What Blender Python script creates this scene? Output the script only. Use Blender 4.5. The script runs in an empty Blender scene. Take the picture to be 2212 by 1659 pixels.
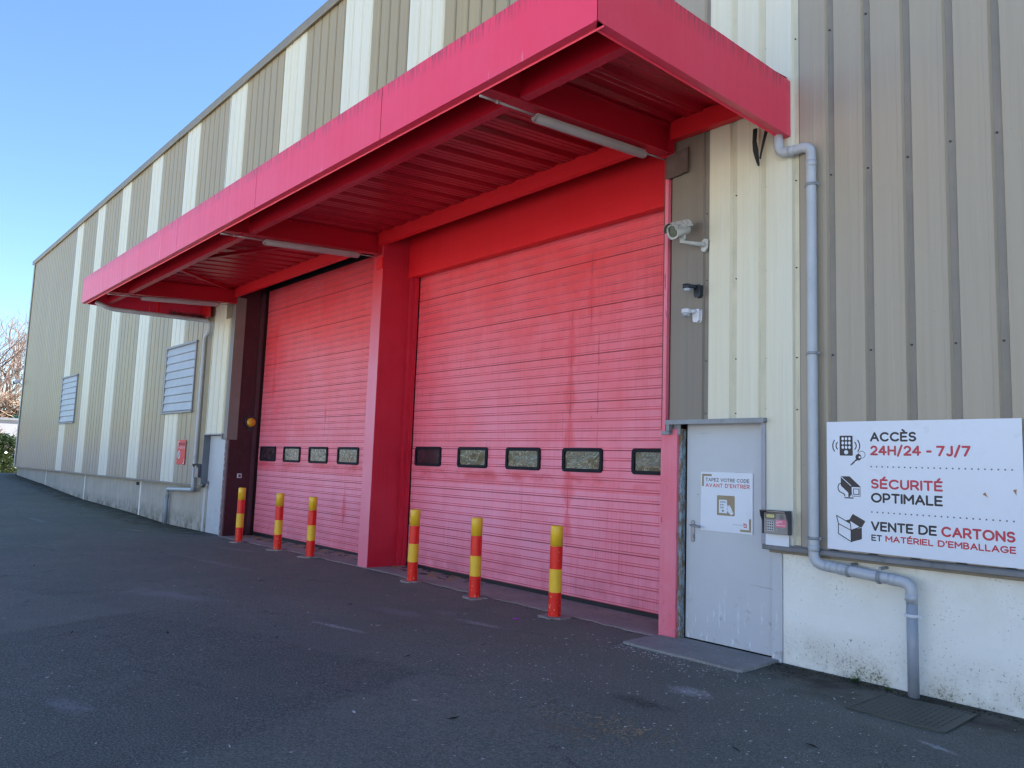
import bpy, math, random
from mathutils import Vector, Matrix
PI = math.pi
rnd = random.Random(7)
sc = bpy.context.scene
C = sc.collection

# ---------------------------------------------------------------- camera frame
Rm = Matrix(((0.66319517, -0.05638956, -0.74631922),
             (0.74764858, 0.09594565, 0.65712711),
             (0.03455097, -0.99378803, 0.10579027)))
rx = Rm.inverted()  # keeps the calibrated frame available as a proper matrix
Xc = Vector((Rm[0][0], Rm[1][0], Rm[2][0])); Yc = -Vector((Rm[0][1], Rm[1][1], Rm[2][1])); Zc = -Vector((Rm[0][2], Rm[1][2], Rm[2][2]))
EYE = Vector((0, 0, 1.55)); FOC = 1661.0
# the calibrated world axes are left-handed when read as (right, into wall, up) rows, checked below

def at(px, py, Y):
    "point of the plane y = Y seen at survey pixel px, py (2212 x 1659 survey)"
    v = Rm @ Vector((px - 1106.0, py - 829.5, FOC))
    t = Y / v.y
    return EYE + v * t

def atx(px, py, X):
    v = Rm @ Vector((px - 1106.0, py - 829.5, FOC))
    return EYE + v * (X / v.x)

def A(i, j, x, y): return (737.33 * i + x / 3, 553 * j + y / 3)

# ---------------------------------------------------------------- materials
MATS = {}
def nn(nt, typ, **kw):
    n = nt.nodes.new(typ)
    for k, v in kw.items():
        if k.startswith('i_'):
            key = k[2:]
            key = int(key) if key.isdigit() else key.replace('_', ' ')
            n.inputs[key].default_value = v
        else: setattr(n, k, v)
    return n
class G:
    "small node-graph helper around one Principled material"
    def __init__(s, name, rough=0.6, spec=0.5, metal=0.0):
        m = bpy.data.materials.new(name); m.use_nodes = True
        s.m = m; s.nt = m.node_tree; s.b = s.nt.nodes['Principled BSDF']
        s.b.inputs['Roughness'].default_value = rough
        s.b.inputs['Specular IOR Level'].default_value = spec
        s.b.inputs['Metallic'].default_value = metal
        g = s.nt.nodes.new('ShaderNodeNewGeometry'); s.pos = g.outputs['Position']
        s.nrm = g.outputs['Normal']
        MATS[name] = m
    def L(s, a, b): s.nt.links.new(a, b)
    def val(s, x, sock):
        if hasattr(x, 'is_linked'): s.L(x, sock)
        else: sock.default_value = x
    def math(s, op, a, b=0.0, c=None, clamp=False):
        n = nn(s.nt, 'ShaderNodeMath', operation=op); n.use_clamp = clamp
        s.val(a, n.inputs[0]); s.val(b, n.inputs[1])
        if c is not None: s.val(c, n.inputs[2])
        return n.outputs[0]
    def xyz(s, v=None):
        n = nn(s.nt, 'ShaderNodeSeparateXYZ'); s.L(v or s.pos, n.inputs[0]); return n.outputs
    def scale(s, sx, sy, sz, src=None, loc=(0, 0, 0), rot=(0, 0, 0)):
        n = nn(s.nt, 'ShaderNodeMapping'); s.L(src or s.pos, n.inputs[0])
        n.inputs['Scale'].default_value = (sx, sy, sz); n.inputs['Location'].default_value = loc
        n.inputs['Rotation'].default_value = rot
        return n.outputs[0]
    def noise(s, scale=5, detail=4, rough=.6, vec=None, dist=0.0):
        n = nn(s.nt, 'ShaderNodeTexNoise', i_Scale=scale, i_Detail=detail, i_Roughness=rough, i_Distortion=dist)
        s.L(vec or s.pos, n.inputs['Vector']); return n.outputs['Fac']
    def voro(s, scale=50, vec=None, feature='F1'):
        n = nn(s.nt, 'ShaderNodeTexVoronoi', i_Scale=scale, feature=feature)
        s.L(vec or s.pos, n.inputs['Vector']); return n.outputs
    def ramp(s, f, lo, hi, a=0.0, b=1.0):
        n = nn(s.nt, 'ShaderNodeMapRange', clamp=True)
        s.val(f, n.inputs['Value'])
        for k, v in (('From Min', lo), ('From Max', hi), ('To Min', a), ('To Max', b)):
            s.val(v, n.inputs[k])
        return n.outputs['Result']
    def mix(s, f, a, b):
        n = nn(s.nt, 'ShaderNodeMix', data_type='RGBA')
        s.val(f, n.inputs[0])
        for x, k in ((a, 6), (b, 7)):
            if hasattr(x, 'is_linked'): s.L(x, n.inputs[k])
            else: n.inputs[k].default_value = (*x, 1)
        return n.outputs[2]
    def color(s, c):
        if hasattr(c, 'is_linked'): s.L(c, s.b.inputs['Base Color'])
        else: s.b.inputs['Base Color'].default_value = (*c, 1)
    def bump(s, h, strength=.3, dist=.01):
        n = nn(s.nt, 'ShaderNodeBump', i_Strength=strength, i_Distance=dist)
        s.L(h, n.inputs['Height']); s.L(n.outputs[0], s.b.inputs['Normal']); return n
    def roughness(s, r): s.val(r, s.b.inputs['Roughness'])

def paint(name, col, var=.12, rough=.5, spec=.5, metal=0.0, nscale=3.0, streak=0.0, dirt=(.12, .10, .08), dirtamt=.0, bump=.0, grain=0.0):
    g = G(name, rough, spec, metal)
    n = g.noise(nscale, 5, .6)
    dark = tuple(c * (1 - var) for c in col); lite = tuple(min(1, c * (1 + var)) for c in col)
    c = g.mix(g.ramp(n, .3, .7), dark, lite)
    if streak:
        s1 = g.noise(1.0, 4, .65, g.scale(14, 14, .45))
        c = g.mix(g.ramp(s1, .5, .8, 0, streak), c, tuple(x * .55 for x in col))
    if dirtamt:
        d = g.noise(9, 6, .75)
        c = g.mix(g.ramp(d, .56, .74, 0, dirtamt), c, dirt)
    if grain:
        c = g.mix(g.ramp(g.noise(180, 2, .5), .3, .7, 0, grain), c, tuple(x * .5 for x in col))
    g.color(c)
    g.roughness(g.ramp(n, .3, .7, max(.05, rough - .06), min(1, rough + .08)))
    if bump: g.bump(g.noise(40, 4, .6), bump, .004)
    return g.m

def cladding(name, col, cold, hue, spec=.5, lowc=(.33, .30, .27)):
    "weathered coated steel sheet: every sheet strip a shade apart, vertical run-off streaks, scuffs"
    g = G(name, .42, spec)
    p = g.xyz()
    wide = g.noise(1.0, 3, .5, g.scale(1.1, 1.1, .06))
    fine = g.noise(1.0, 5, .7, g.scale(22, 22, .35))
    c = g.mix(g.ramp(wide, .32, .68), cold, col)
    c = g.mix(g.ramp(fine, .46, .80, 0, .28), c, tuple(x * .62 for x in col))
    strip = g.noise(1.0, 1, .5, g.scale(9, 9, .001))
    c = g.mix(g.ramp(strip, .45, .62, 0, .35), c, hue)
    low = g.math('SUBTRACT', 1.0, g.ramp(g.math('ADD', p[2], g.math('MULTIPLY', g.noise(1.0, 3, .6, g.scale(.5, .5, .2)), 1.2)), 2.0, 2.75))
    c = g.mix(g.math('MULTIPLY', low, g.ramp(g.noise(1.2, 4, .6), .35, .65, .45, .85)), c, lowc)
    scr = g.noise(1.0, 2, .5, g.scale(38, 38, 2.2))
    c = g.mix(g.ramp(scr, .775, .80, 0, .45), c, (.62, .64, .66))
    spk = g.noise(45, 2, .5)
    c = g.mix(g.ramp(spk, .765, .79, 0, .7), c, (.06, .05, .045))
    g.color(c)
    g.roughness(g.ramp(fine, .3, .7, .36, .52))
    g.bump(g.noise(1.0, 2, .5, g.scale(3, 3, .9)), .12, .02)
    return g.m

def red_paint(name, base, faded, lo=.3, hi=.7, rough=.38, streak=.35, extra=None, spec=.5, nscale=1.3):
    g = G(name, rough, spec)
    n = g.noise(nscale, 5, .65)
    c = g.mix(g.ramp(n, lo, hi), base, faded)
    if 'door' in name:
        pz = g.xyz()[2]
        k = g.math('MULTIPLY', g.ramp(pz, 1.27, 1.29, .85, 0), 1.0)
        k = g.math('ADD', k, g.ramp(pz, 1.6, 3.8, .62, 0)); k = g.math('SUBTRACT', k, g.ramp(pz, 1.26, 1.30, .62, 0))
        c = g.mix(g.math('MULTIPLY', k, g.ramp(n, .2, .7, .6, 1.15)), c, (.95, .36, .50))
    s1 = g.noise(1.0, 5, .7, g.scale(26, 26, .6))
    c = g.mix(g.ramp(s1, .5, .85, 0, streak), c, tuple(x * .62 for x in base))
    if extra: c = extra(g, c)
    g.color(c)
    g.roughness(g.ramp(s1, .3, .7, rough - .05, rough + .1))
    return g.m

def door_extra(x0, xs):
    def f(g, c):
        p = g.xyz()
        # the coat has run red again where water drips: spear shaped stains below every section joint
        sec = g.math('FRACT', g.math('DIVIDE', g.math('SUBTRACT', 4.43, p[2]), .56))
        wob = g.noise(9, 3, .6)
        for (xc, w, zlo, zhi) in xs:
            dx = g.math('ABSOLUTE', g.math('SUBTRACT', g.math('ADD', p[0], g.math('MULTIPLY', wob, .05)), xc + .025))
            tri = g.math('MINIMUM', sec, g.math('MULTIPLY', g.math('SUBTRACT', 1.0, sec), 2.2)); ww = g.math('MULTIPLY', g.math('ADD', g.math('MULTIPLY', tri, 1.9), .22), w)
            m = g.ramp(g.math('DIVIDE', dx, ww), .45, 1.25, 1, 0)
            m = g.math('MULTIPLY', m, g.math('MULTIPLY', g.ramp(p[2], zlo, zlo + .25), g.ramp(p[2], zhi - .3, zhi, 1, 0)))
            c = g.mix(g.math('MULTIPLY', m, .5), c, (.88, .035, .05))
            m2 = g.ramp(dx, .003, .010, 1, 0)
            m2 = g.math('MULTIPLY', m2, g.math('MULTIPLY', g.ramp(sec, .2, .9), g.math('MULTIPLY', g.ramp(p[2], zlo, zlo + .2), g.ramp(p[2], zhi - .3, zhi, 1, 0))))
            c = g.mix(g.math('MULTIPLY', m2, .5), c, (.16, .03, .045))
        # fine vertical wash marks, patchy
        wsh = g.noise(1.0, 3, .6, g.scale(60, 60, 1.4))
        c = g.mix(g.math('MULTIPLY', g.ramp(wsh, .5, .75, 0, .4), g.ramp(g.noise(1.0, 2, .5), .45, .65)), c, (.72, .025, .04))
        # worn band under the windows
        band = g.math('MULTIPLY', g.ramp(p[2], 1.28, 1.42), g.ramp(p[2], 1.44, 1.52, 1, 0))
        c = g.mix(g.math('MULTIPLY', band, g.ramp(g.noise(1.0, 4, .6, g.scale(2.2, 1, 5)), .42, .62, 0, .7)), c, (.74, .02, .035))
        # chips: primer and dark specks, many by the left edge
        ch = g.noise(30, 3, .7, g.scale(1, 1, .8))
        edge = g.ramp(g.math('SUBTRACT', p[0], x0), .0, .28, .10, 0)
        c = g.mix(g.ramp(g.math('ADD', ch, edge), .735, .75), c, (.62, .55, .50))
        c = g.mix(g.ramp(g.math('ADD', g.noise(38, 2, .6), edge), .75, .77, 0, .8), c, (.10, .03, .03))
        # grey dust on the lowest slats
        c = g.mix(g.math('MULTIPLY', g.ramp(p[2], .0, .5, .5, 0), g.ramp(g.noise(4, 4, .6), .35, .7)), c, (.36, .07, .10))
        return c
    return f

RB = (.50, .013, .022); RF = (.56, .045, .075)
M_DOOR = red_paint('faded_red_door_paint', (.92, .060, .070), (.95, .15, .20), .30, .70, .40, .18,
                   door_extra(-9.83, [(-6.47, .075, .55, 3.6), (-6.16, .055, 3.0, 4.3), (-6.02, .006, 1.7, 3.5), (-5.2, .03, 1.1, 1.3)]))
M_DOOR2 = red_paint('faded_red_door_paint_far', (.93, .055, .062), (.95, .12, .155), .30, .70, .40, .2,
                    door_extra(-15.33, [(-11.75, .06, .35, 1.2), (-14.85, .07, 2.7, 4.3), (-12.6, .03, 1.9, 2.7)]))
M_REDSH = red_paint('shaded_red_steel', (.52, .006, .022), (.56, .009, .030), rough=.38, streak=.15)  # red steel copy, darkened to paint in the shade on the beams
M_JOINTR = paint('grimy_section_joint', (.48, .055, .08), .3, .6)
M_GROOVE = paint('grimy_red_groove', (.70, .10, .14), .3, .6)
M_RED = red_paint('red_steel_paint', (.82, .012, .020), (.86, .018, .030), rough=.42, streak=.15)
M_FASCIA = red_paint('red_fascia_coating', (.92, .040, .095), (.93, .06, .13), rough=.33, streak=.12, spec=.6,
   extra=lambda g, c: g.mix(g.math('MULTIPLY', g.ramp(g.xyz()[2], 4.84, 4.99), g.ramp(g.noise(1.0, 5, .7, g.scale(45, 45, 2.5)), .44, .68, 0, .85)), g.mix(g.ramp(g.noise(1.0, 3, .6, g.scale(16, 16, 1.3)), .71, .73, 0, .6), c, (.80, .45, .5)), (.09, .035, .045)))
M_SOFFIT = red_paint('red_soffit_sheet', (.44, .004, .018), (.48, .006, .022), rough=.30, streak=.1)  # soffit red deepened along with the beams, shade included in the colour
M_PILLAR = red_paint('red_pillar_paint', (.58, .010, .034), (.64, .03, .06), rough=.42, streak=.25,
   extra=lambda g, c: g.mix(g.ramp(g.noise(26, 4, .7), .68, .72, 0, .6), c, (.16, .05, .05)))
M_PINK = red_paint('chalky_pink_jamb_paint', (.86, .14, .20), (.88, .25, .33), rough=.5, streak=.3,
   extra=lambda g, c: g.mix(g.math('MULTIPLY', g.ramp(g.xyz()[2], .0, .5, 1, .25), g.ramp(g.noise(34, 4, .75), .60, .66, 0, .8)), g.mix(g.ramp(g.noise(1.0, 3, .6, g.scale(30, 30, 3)), .66, .7, 0, .7), c, (.14, .03, .04)), (.18, .12, .11)))
g = G('chalked_skylit_pillar_front', .42, .5)  # chalking and sky brightness painted together, redder up under the canopy
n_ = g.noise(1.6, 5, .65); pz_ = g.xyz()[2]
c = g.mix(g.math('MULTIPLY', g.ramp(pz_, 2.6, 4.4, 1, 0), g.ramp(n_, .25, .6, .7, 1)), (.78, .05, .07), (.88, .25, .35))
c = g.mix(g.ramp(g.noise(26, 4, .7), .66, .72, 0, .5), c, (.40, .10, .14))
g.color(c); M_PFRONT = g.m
M_MAROON = paint('dark_maroon_paint', (.060, .014, .022), .2, .5, .4, dirt=(.16, .10, .10), dirtamt=.35, streak=.3)
M_BROWNRED = paint('brown_red_strip', (.20, .05, .055), .2, .6, dirtamt=.5, streak=.4)
M_BROWN = cladding('taupe_cladding', (.42, .33, .178), (.37, .30, .19), (.395, .30, .17))
M_BROWND = cladding('canopy_shaded_taupe', (.25, .205, .155), (.22, .185, .15), (.23, .18, .135), lowc=(.25, .215, .18))  # taupe darkened to paint in the canopy's shade
M_GRV = paint('grimy_groove', (.25, .22, .18), .12, .5, streak=.3)
M_GRVL = paint('dark_far_groove', (.20, .165, .10), .12, .5)  # far groove floors darker than the sheet
M_GRVW = paint('grimy_cream_groove', (.66, .61, .45), .1, .5, streak=.3)
M_BROWNR = cladding('taupe_cladding_near', (.425, .355, .255), (.38, .33, .265), (.40, .33, .245))
M_WHITE = cladding('cream_cladding', (.80, .74, .55), (.76, .74, .62), (.74, .66, .47), .5, (.66, .66, .60))
M_FLASH = paint('grey_flashing', (.28, .29, .31), .12, .45, streak=.3, dirtamt=.3)
M_FLASHB = paint('taupe_flashing', (.24, .205, .15), .12, .45, streak=.3, dirtamt=.2)
M_PLATE = paint('brown_cover_plate', (.13, .085, .07), .15, .5, streak=.5, dirt=(.4, .33, .3), dirtamt=.25)
M_DOORG = paint('grey_door_paint', (.55, .57, .60), .05, .45, streak=.12, nscale=1.2, dirt=(.22, .20, .19), dirtamt=.12)
g = G('scuffed_grey_door', .42, .5)
p = g.xyz(); n_ = g.noise(1.4, 4, .6)
c = g.mix(g.ramp(n_, .3, .7), (.52, .54, .57), (.58, .60, .63))
lo_ = g.ramp(g.math('ADD', p[2], g.math('MULTIPLY', n_, .3)), .35, .75, 1, 0)
c = g.mix(g.math('MULTIPLY', lo_, g.ramp(g.noise(1.0, 3, .6, g.scale(30, 30, 5, rot=(0, .25, 0))), .60, .66, 0, .8)), c, (.78, .80, .84))
c = g.mix(g.math('MULTIPLY', lo_, g.ramp(g.noise(9, 4, .7), .58, .70, 0, .55)), c, (.20, .18, .17))
c = g.mix(g.ramp(g.noise(1.0, 2, .5, g.scale(2, 2, 26, rot=(0, .1, 0))), .735, .745, 0, .5), c, (.30, .31, .34))
c = g.mix(g.ramp(g.noise(24, 2, .5), .76, .77, 0, .7), c, (.15, .14, .14))
g.color(c); M_DOORG = g.m
M_PIPE = paint('grey_pvc', (.47, .49, .52), .06, .33, .5, nscale=5, dirt=(.12, .12, .10), dirtamt=.12)
M_PIPED = paint('darker_grey_pvc', (.31, .34, .39), .06, .36, .5, nscale=5, dirtamt=.2)
M_BLACK = paint('black_rubber', (.014, .014, .018), .2, .5)
M_DARK = paint('dark_gap', (.012, .008, .010), .2, .8)
M_STEEL = paint('brushed_steel', (.30, .30, .33), .1, .35, .5, .7)
M_SCREW = paint('dark_screw', (.06, .05, .05), .2, .5)
M_BOARD = paint('white_sign_board', (.74, .78, .86), .03, .30, .5, nscale=1.5, dirt=(.55, .56, .58), dirtamt=.15)
M_INK = paint('charcoal_ink', (.045, .034, .034), .1, .5)
M_REDINK = paint('red_ink', (.60, .05, .075), .06, .45)
M_FADINK = paint('faded_red_ink', (.62, .17, .17), .1, .5)
M_GREYINK = paint('grey_ink', (.22, .20, .20), .1, .5)
M_DOTINK = paint('dot_grey_ink', (.14, .16, .20), .1, .5)
M_GOLD = paint('taupe_ink', (.32, .25, .15), .08, .45)
M_SIGNRED = paint('red_sign', (.70, .020, .018), .1, .45)
M_YEL = paint('bollard_yellow', (.98, .56, .03), .06, .36, nscale=6, dirt=(.36, .30, .18), dirtamt=.25, streak=.05)
M_CAMW = paint('aged_white_housing', (.55, .54, .50), .08, .4, nscale=20, dirt=(.16, .13, .10), dirtamt=.4)
M_RUBF = paint('window_rubber', (.012, .013, .022), .1, .6, .2)
M_PLW = paint('white_plastic', (.72, .72, .76), .03, .35)
M_PLB = paint('black_plastic', (.025, .028, .035), .1, .35)
M_INTER = paint('intercom_grey', (.27, .25, .24), .06, .4)
M_INTERD = paint('intercom_dark', (.09, .09, .11), .08, .4)
M_DISP = paint('lcd_yellow', (.62, .55, .22), .05, .3)
M_PINKL = paint('pink_label', (.70, .16, .25), .05, .35)
M_AMBER = paint('amber_lens', (.72, .33, .02), .08, .22)
M_DIFF = paint('dusty_diffuser', (.42, .38, .38), .08, .45)
M_CARD = paint('membrane', (.02, .02, .022), .2, .6)
M_GULL = paint('orange_scrap', (.45, .20, .09), .2, .6)
M_MAG = paint('magenta_wrapper', (.55, .04, .60), .1, .35)

g = G('red_bollard_paint', .32, .5)
c = g.mix(g.ramp(g.noise(14, 4, .6), .3, .7), (.90, .014, .008), (.94, .022, .012))
p = g.xyz()
ch = g.math('ADD', g.noise(42, 3, .65, g.scale(1, 1, .7)), g.ramp(p[2], .0, .32, .075, -.04))
c = g.mix(g.ramp(ch, .675, .685), c, (.72, .56, .25))
g.color(c); M_BRED = g.m

g = G('old_grey_concrete_plinth', .85, .3)
p = g.xyz()
c = g.mix(g.ramp(g.noise(1.1, 6, .7), .3, .7), (.42, .38, .32), (.55, .50, .43))
c = g.mix(g.ramp(g.noise(1.0, 5, .7, g.scale(9, 9, .7)), .45, .8, 0, .5), c, (.24, .215, .18))
c = g.mix(g.ramp(g.noise(22, 5, .7), .62, .7, 0, .4), c, (.08, .08, .07))
c = g.mix(g.math('MULTIPLY', g.ramp(p[2], .05, .35, 1, 0), g.ramp(g.noise(4, 4, .7), .4, .65, 0, .75)), c, (.07, .075, .045))
g.color(c); g.bump(g.noise(30, 5, .7), .35, .01); M_PLINTH = g.m

g = G('white_render_plinth', .72, .35)
c = g.mix(g.ramp(g.noise(1.3, 6, .7), .3, .7), (.84, .84, .79), (.92, .91, .85))
low = g.math('MULTIPLY', g.ramp(p[2], 0, 1, 1, 0), 1.0) if False else None
p = g.xyz()
n1 = g.noise(3.0, 5, .65)
top = g.ramp(p[2], .45, .95, 0, .55)
c = g.mix(g.math('MULTIPLY', top, g.ramp(n1, .4, .7)), c, (.60, .56, .44))
c = g.mix(g.math('MULTIPLY', g.ramp(p[2], .0, .36, 1, 0), g.ramp(n1, .32, .62, 0, .6)), c, (.40, .36, .25))
mos = g.math('ADD', g.noise(46, 5, .8), g.math('MULTIPLY', g.ramp(n1, .35, .65, -.05, .12), g.ramp(p[2], 0, .38, 1.3, -.6)))
c = g.mix(g.ramp(mos, .58, .68, 0, .85), c, (.085, .10, .045))
c = g.mix(g.ramp(g.math('ADD', g.noise(16, 3, .6), g.ramp(p[2], 0, .25, .06, 0)), .72, .735, 0, .8), c, (.27, .25, .23))
c = g.mix(g.ramp(g.noise(1.0, 4, .7, g.scale(16, 16, 1.2)), .62, .85, 0, .35), c, (.33, .32, .29))
g.color(c); g.bump(g.noise(22, 5, .65), .22, .008); M_RENDER = g.m

g = G('worn_concrete_slab', .85, .3)
p = g.xyz()
c = g.mix(g.ramp(g.noise(2.2, 6, .7), .3, .7), (.24, .205, .20), (.36, .32, .30))
c = g.mix(g.ramp(g.noise(26, 4, .75), .62, .70, 0, .6), c, (.05, .045, .045))
c = g.mix(g.ramp(g.noise(1.0, 3, .6, g.scale(14, 40, 1)), .66, .72, 0, .55), c, (.42, .41, .42))
# remains of a yellow and black hazard band in front of the near door
dia = g.math('FRACT', g.math('MULTIPLY', g.math('ADD', p[0], p[1]), 2.2))
hz = g.math('MULTIPLY', g.math('GREATER_THAN', p[1], 6.30), g.ramp(g.noise(7, 4, .7), .50, .56))
hz = g.math('MULTIPLY', hz, g.ramp(p[0], -8.4, -7.6, 1, .12))
c = g.mix(g.math('MULTIPLY', hz, g.math('GREATER_THAN', dia, .5)), c, (.42, .26, .03))
c = g.mix(g.math('MULTIPLY', hz, g.math('LESS_THAN', dia, .5)), c, (.03, .03, .03))
g.color(c); g.bump(g.noise(45, 5, .7), .4, .01); M_SLAB = g.m

g = G('pale_landing_concrete', .8, .3)
c = g.mix(g.ramp(g.noise(3.2, 6, .7), .3, .7), (.22, .215, .21), (.31, .30, .29))
c = g.mix(g.ramp(g.noise(18, 4, .75), .60, .70, 0, .7), c, (.07, .065, .06))
c = g.mix(g.ramp(g.noise(1.0, 3, .6, g.scale(20, 46, 1)), .64, .69, 0, .8), c, (.55, .55, .56))
g.color(c); g.bump(g.noise(45, 5, .7), .4, .01); M_LAND = g.m
g = G('worn_asphalt', .8, .35)
p = g.xyz()
big = g.noise(.55, 5, .6); med = g.noise(3.0, 5, .65); fin = g.noise(70, 4, .75); vf = g.noise(240, 2, .6)
c = g.mix(g.ramp(big, .32, .68), (.112, .140, .120), (.205, .222, .190))
c = g.mix(g.ramp(med, .48, .72, 0, .5), c, (.250, .252, .215))
c = g.mix(g.ramp(g.noise(1.6, 4, .6, g.scale(1, 1, 1, loc=(7, 3, 0))), .52, .68, 0, .55), c, (.120, .142, .108))
# newer, darker asphalt repair, a rotated rectangle with a ragged seam
ca, sa = math.cos(math.radians(19)), math.sin(math.radians(19))
wob = g.math('MULTIPLY', g.math('SUBTRACT', g.noise(2.2, 4, .6), .5), .35)
u = g.math('ADD', g.math('ADD', g.math('MULTIPLY', g.math('ADD', p[0], 8.25), ca), g.math('MULTIPLY', g.math('SUBTRACT', p[1], 2.43), sa)), wob)
v = g.math('ADD', g.math('SUBTRACT', g.math('MULTIPLY', g.math('ADD', p[0], 8.25), sa), g.math('MULTIPLY', g.math('SUBTRACT', p[1], 2.43), ca)), wob)
rep = g.math('MULTIPLY', g.math('MULTIPLY', g.ramp(u, 0, .12), g.ramp(u, 3.45, 3.6, 1, 0)), g.ramp(v, 0, .12))
c = g.mix(g.math('MULTIPLY', rep, .92), c, (.080, .092, .084))
# paler worn band in front of it
worn = g.math('MULTIPLY', g.math('MULTIPLY', g.ramp(v, -.5, -.1), g.ramp(v, .0, .06, 1, 0)), g.ramp(g.noise(1.4, 4, .6), .4, .6, 0, .5))
c = g.mix(worn, c, (.105, .10, .11))
# hairline cracks
cv = g.voro(.42, g.scale(1, 1, 1, loc=(.3, .9, 0)), 'DISTANCE_TO_EDGE')['Distance']
cv2 = g.math('ADD', cv, g.math('MULTIPLY', g.math('SUBTRACT', g.noise(5, 4, .7), .5), .10))
c = g.mix(g.math('MULTIPLY', g.ramp(g.math('ABSOLUTE', cv2), .002, .010, .75, 0), g.ramp(g.noise(.9, 3, .6), .47, .56)), c, (.022, .022, .022))
# tyre-polished, slightly darker lanes along the wall and rusty brown dust near the doors
c = g.mix(g.math('MULTIPLY', g.ramp(p[1], 3.0, 5.6), g.ramp(g.noise(1.1, 5, .65), .38, .6, 0, .55)), c, (.205, .19, .165))
# aggregate
vo = g.voro(130)
crs = g.noise(34, 4, .75)
c = g.mix(g.ramp(crs, .42, .62, .55, 0), c, (.070, .080, .070))
c = g.mix(g.ramp(fin, .44, .66, 0, .8), c, (.32, .335, .30))
c = g.mix(g.ramp(vf, .50, .66, 0, .75), c, (.024, .025, .028))
stone = nn(g.nt, 'ShaderNodeSeparateColor'); g.L(vo['Color'], stone.inputs[0])
c = g.mix(g.math('MULTIPLY', g.math('GREATER_THAN', stone.outputs[0], .93), g.ramp(vo['Distance'], .25, .4, .7, 0)), c, (.22, .22, .23))
# pale droppings, lime and old paint smears, stretched along the wall
sp = g.noise(1.0, 3, .7, g.scale(9, 30, 1, rot=(0, 0, .25)))
zone = g.ramp(g.noise(.8, 3, .6, g.scale(1, 1, 1, loc=(2.3, 8.1, 0))), .44, .60)
c = g.mix(g.math('MULTIPLY', g.ramp(sp, .735, .76), zone), c, (.30, .30, .33))
sp2 = g.noise(1.0, 2, .5, g.scale(46, 80, 1, rot=(0, 0, .5)))
c = g.mix(g.ramp(sp2, .79, .80, 0, .9), c, (.42, .42, .45))
def spot(cx, cy, rx_, ry_, ang, c, col, amt=.7, ns=14):
    ca, sa = math.cos(ang), math.sin(ang)
    dx = g.math('SUBTRACT', p[0], cx); dy = g.math('SUBTRACT', p[1], cy)
    a = g.math('DIVIDE', g.math('ADD', g.math('MULTIPLY', dx, ca), g.math('MULTIPLY', dy, sa)), rx_)
    b = g.math('DIVIDE', g.math('SUBTRACT', g.math('MULTIPLY', dy, ca), g.math('MULTIPLY', dx, sa)), ry_)
    r = g.math('SQRT', g.math('ADD', g.math('MULTIPLY', a, a), g.math('MULTIPLY', b, b)))
    r = g.math('ADD', r, g.math('MULTIPLY', g.math('SUBTRACT', g.noise(ns, 5, .75), .5), 2.4))
    return g.mix(g.math('MULTIPLY', g.ramp(r, .25, 1.0, amt, 0), g.ramp(g.noise(38, 3, .7), .38, .6, .25, 1)), c, col)
W_ = (.50, .52, .56)
c = spot(-3.36, 4.74, .20, .12, .1, c, W_, .8)
c = spot(-3.42, 4.25, .30, .13, .1, c, (.022, .026, .024), .8, 5)
c = spot(-6.55, 3.72, .42, .05, .25, c, W_, .75)
c = spot(-6.9, 4.6, .45, .16, .2, c, (.24, .25, .28), .7)
c = spot(-5.95, 4.95, .35, .08, .15, c, W_, .5)
c = spot(-6.6, 5.0, .3, .12, .3, c, (.24, .25, .28), .6)
c = spot(-5.42, 1.25, .26, .10, .3, c, (.26, .27, .30), .75)
c = spot(-8.9, 3.0, .9, .22, .35, c, (.27, .28, .31), .6, 3)
c = spot(-1.83, 5.02, .17, .035, -.35, c, (.5, .52, .58), .9)
c = spot(-3.35, 3.45, .3, .10, .3, c, (.16, .13, .11), .7)
c = spot(-3.35, 1.95, .12, .06, .2, c, (.28, .27, .28), .7)
c = spot(-11.4, 4.4, 1.4, .10, .1, c, (.26, .27, .29), .6, 4)
c = spot(-13.0, 5.35, .9, .10, .25, c, (.30, .28, .29), .7, 5)
c = spot(-17.5, 5.0, .5, .12, .1, c, (.30, .31, .34), .8, 5)
c = spot(-20.5, 3.7, .9, .10, .1, c, (.24, .26, .30), .7, 5)
mo = g.math('MULTIPLY', g.math('MULTIPLY', g.ramp(p[0], -31, -25), g.ramp(p[0], -17.5, -16, 1, 0)), g.math('MULTIPLY', g.ramp(p[1], 4.3, 5.6), g.ramp(g.noise(1.9, 5, .7), .40, .58, 0, .85)))
c = g.mix(mo, c, (.125, .125, .055))
# moss and soil along the foot of the wall
wl = g.math('ADD', p[1], g.math('MULTIPLY', g.math('SUBTRACT', g.noise(3.0, 5, .7), .5), .9))
soilx = g.math('MAXIMUM', g.ramp(p[0], -3.75, -3.2), g.ramp(p[0], -16.4, -15.4, 1, 0))
soil = g.math('MULTIPLY', g.ramp(wl, 5.25, 5.95), soilx)
c = g.mix(g.math('MULTIPLY', soil, g.ramp(med, .25, .6, .5, .95)), c, (.045, .037, .028))
c = g.mix(g.math('MULTIPLY', g.math('MULTIPLY', g.ramp(wl, 5.35, 6.0), g.ramp(p[0], -18, -16, 1, 0)), g.ramp(g.noise(1.7, 4, .7), .45, .6, 0, .8)), c, (.10, .095, .05))
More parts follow.
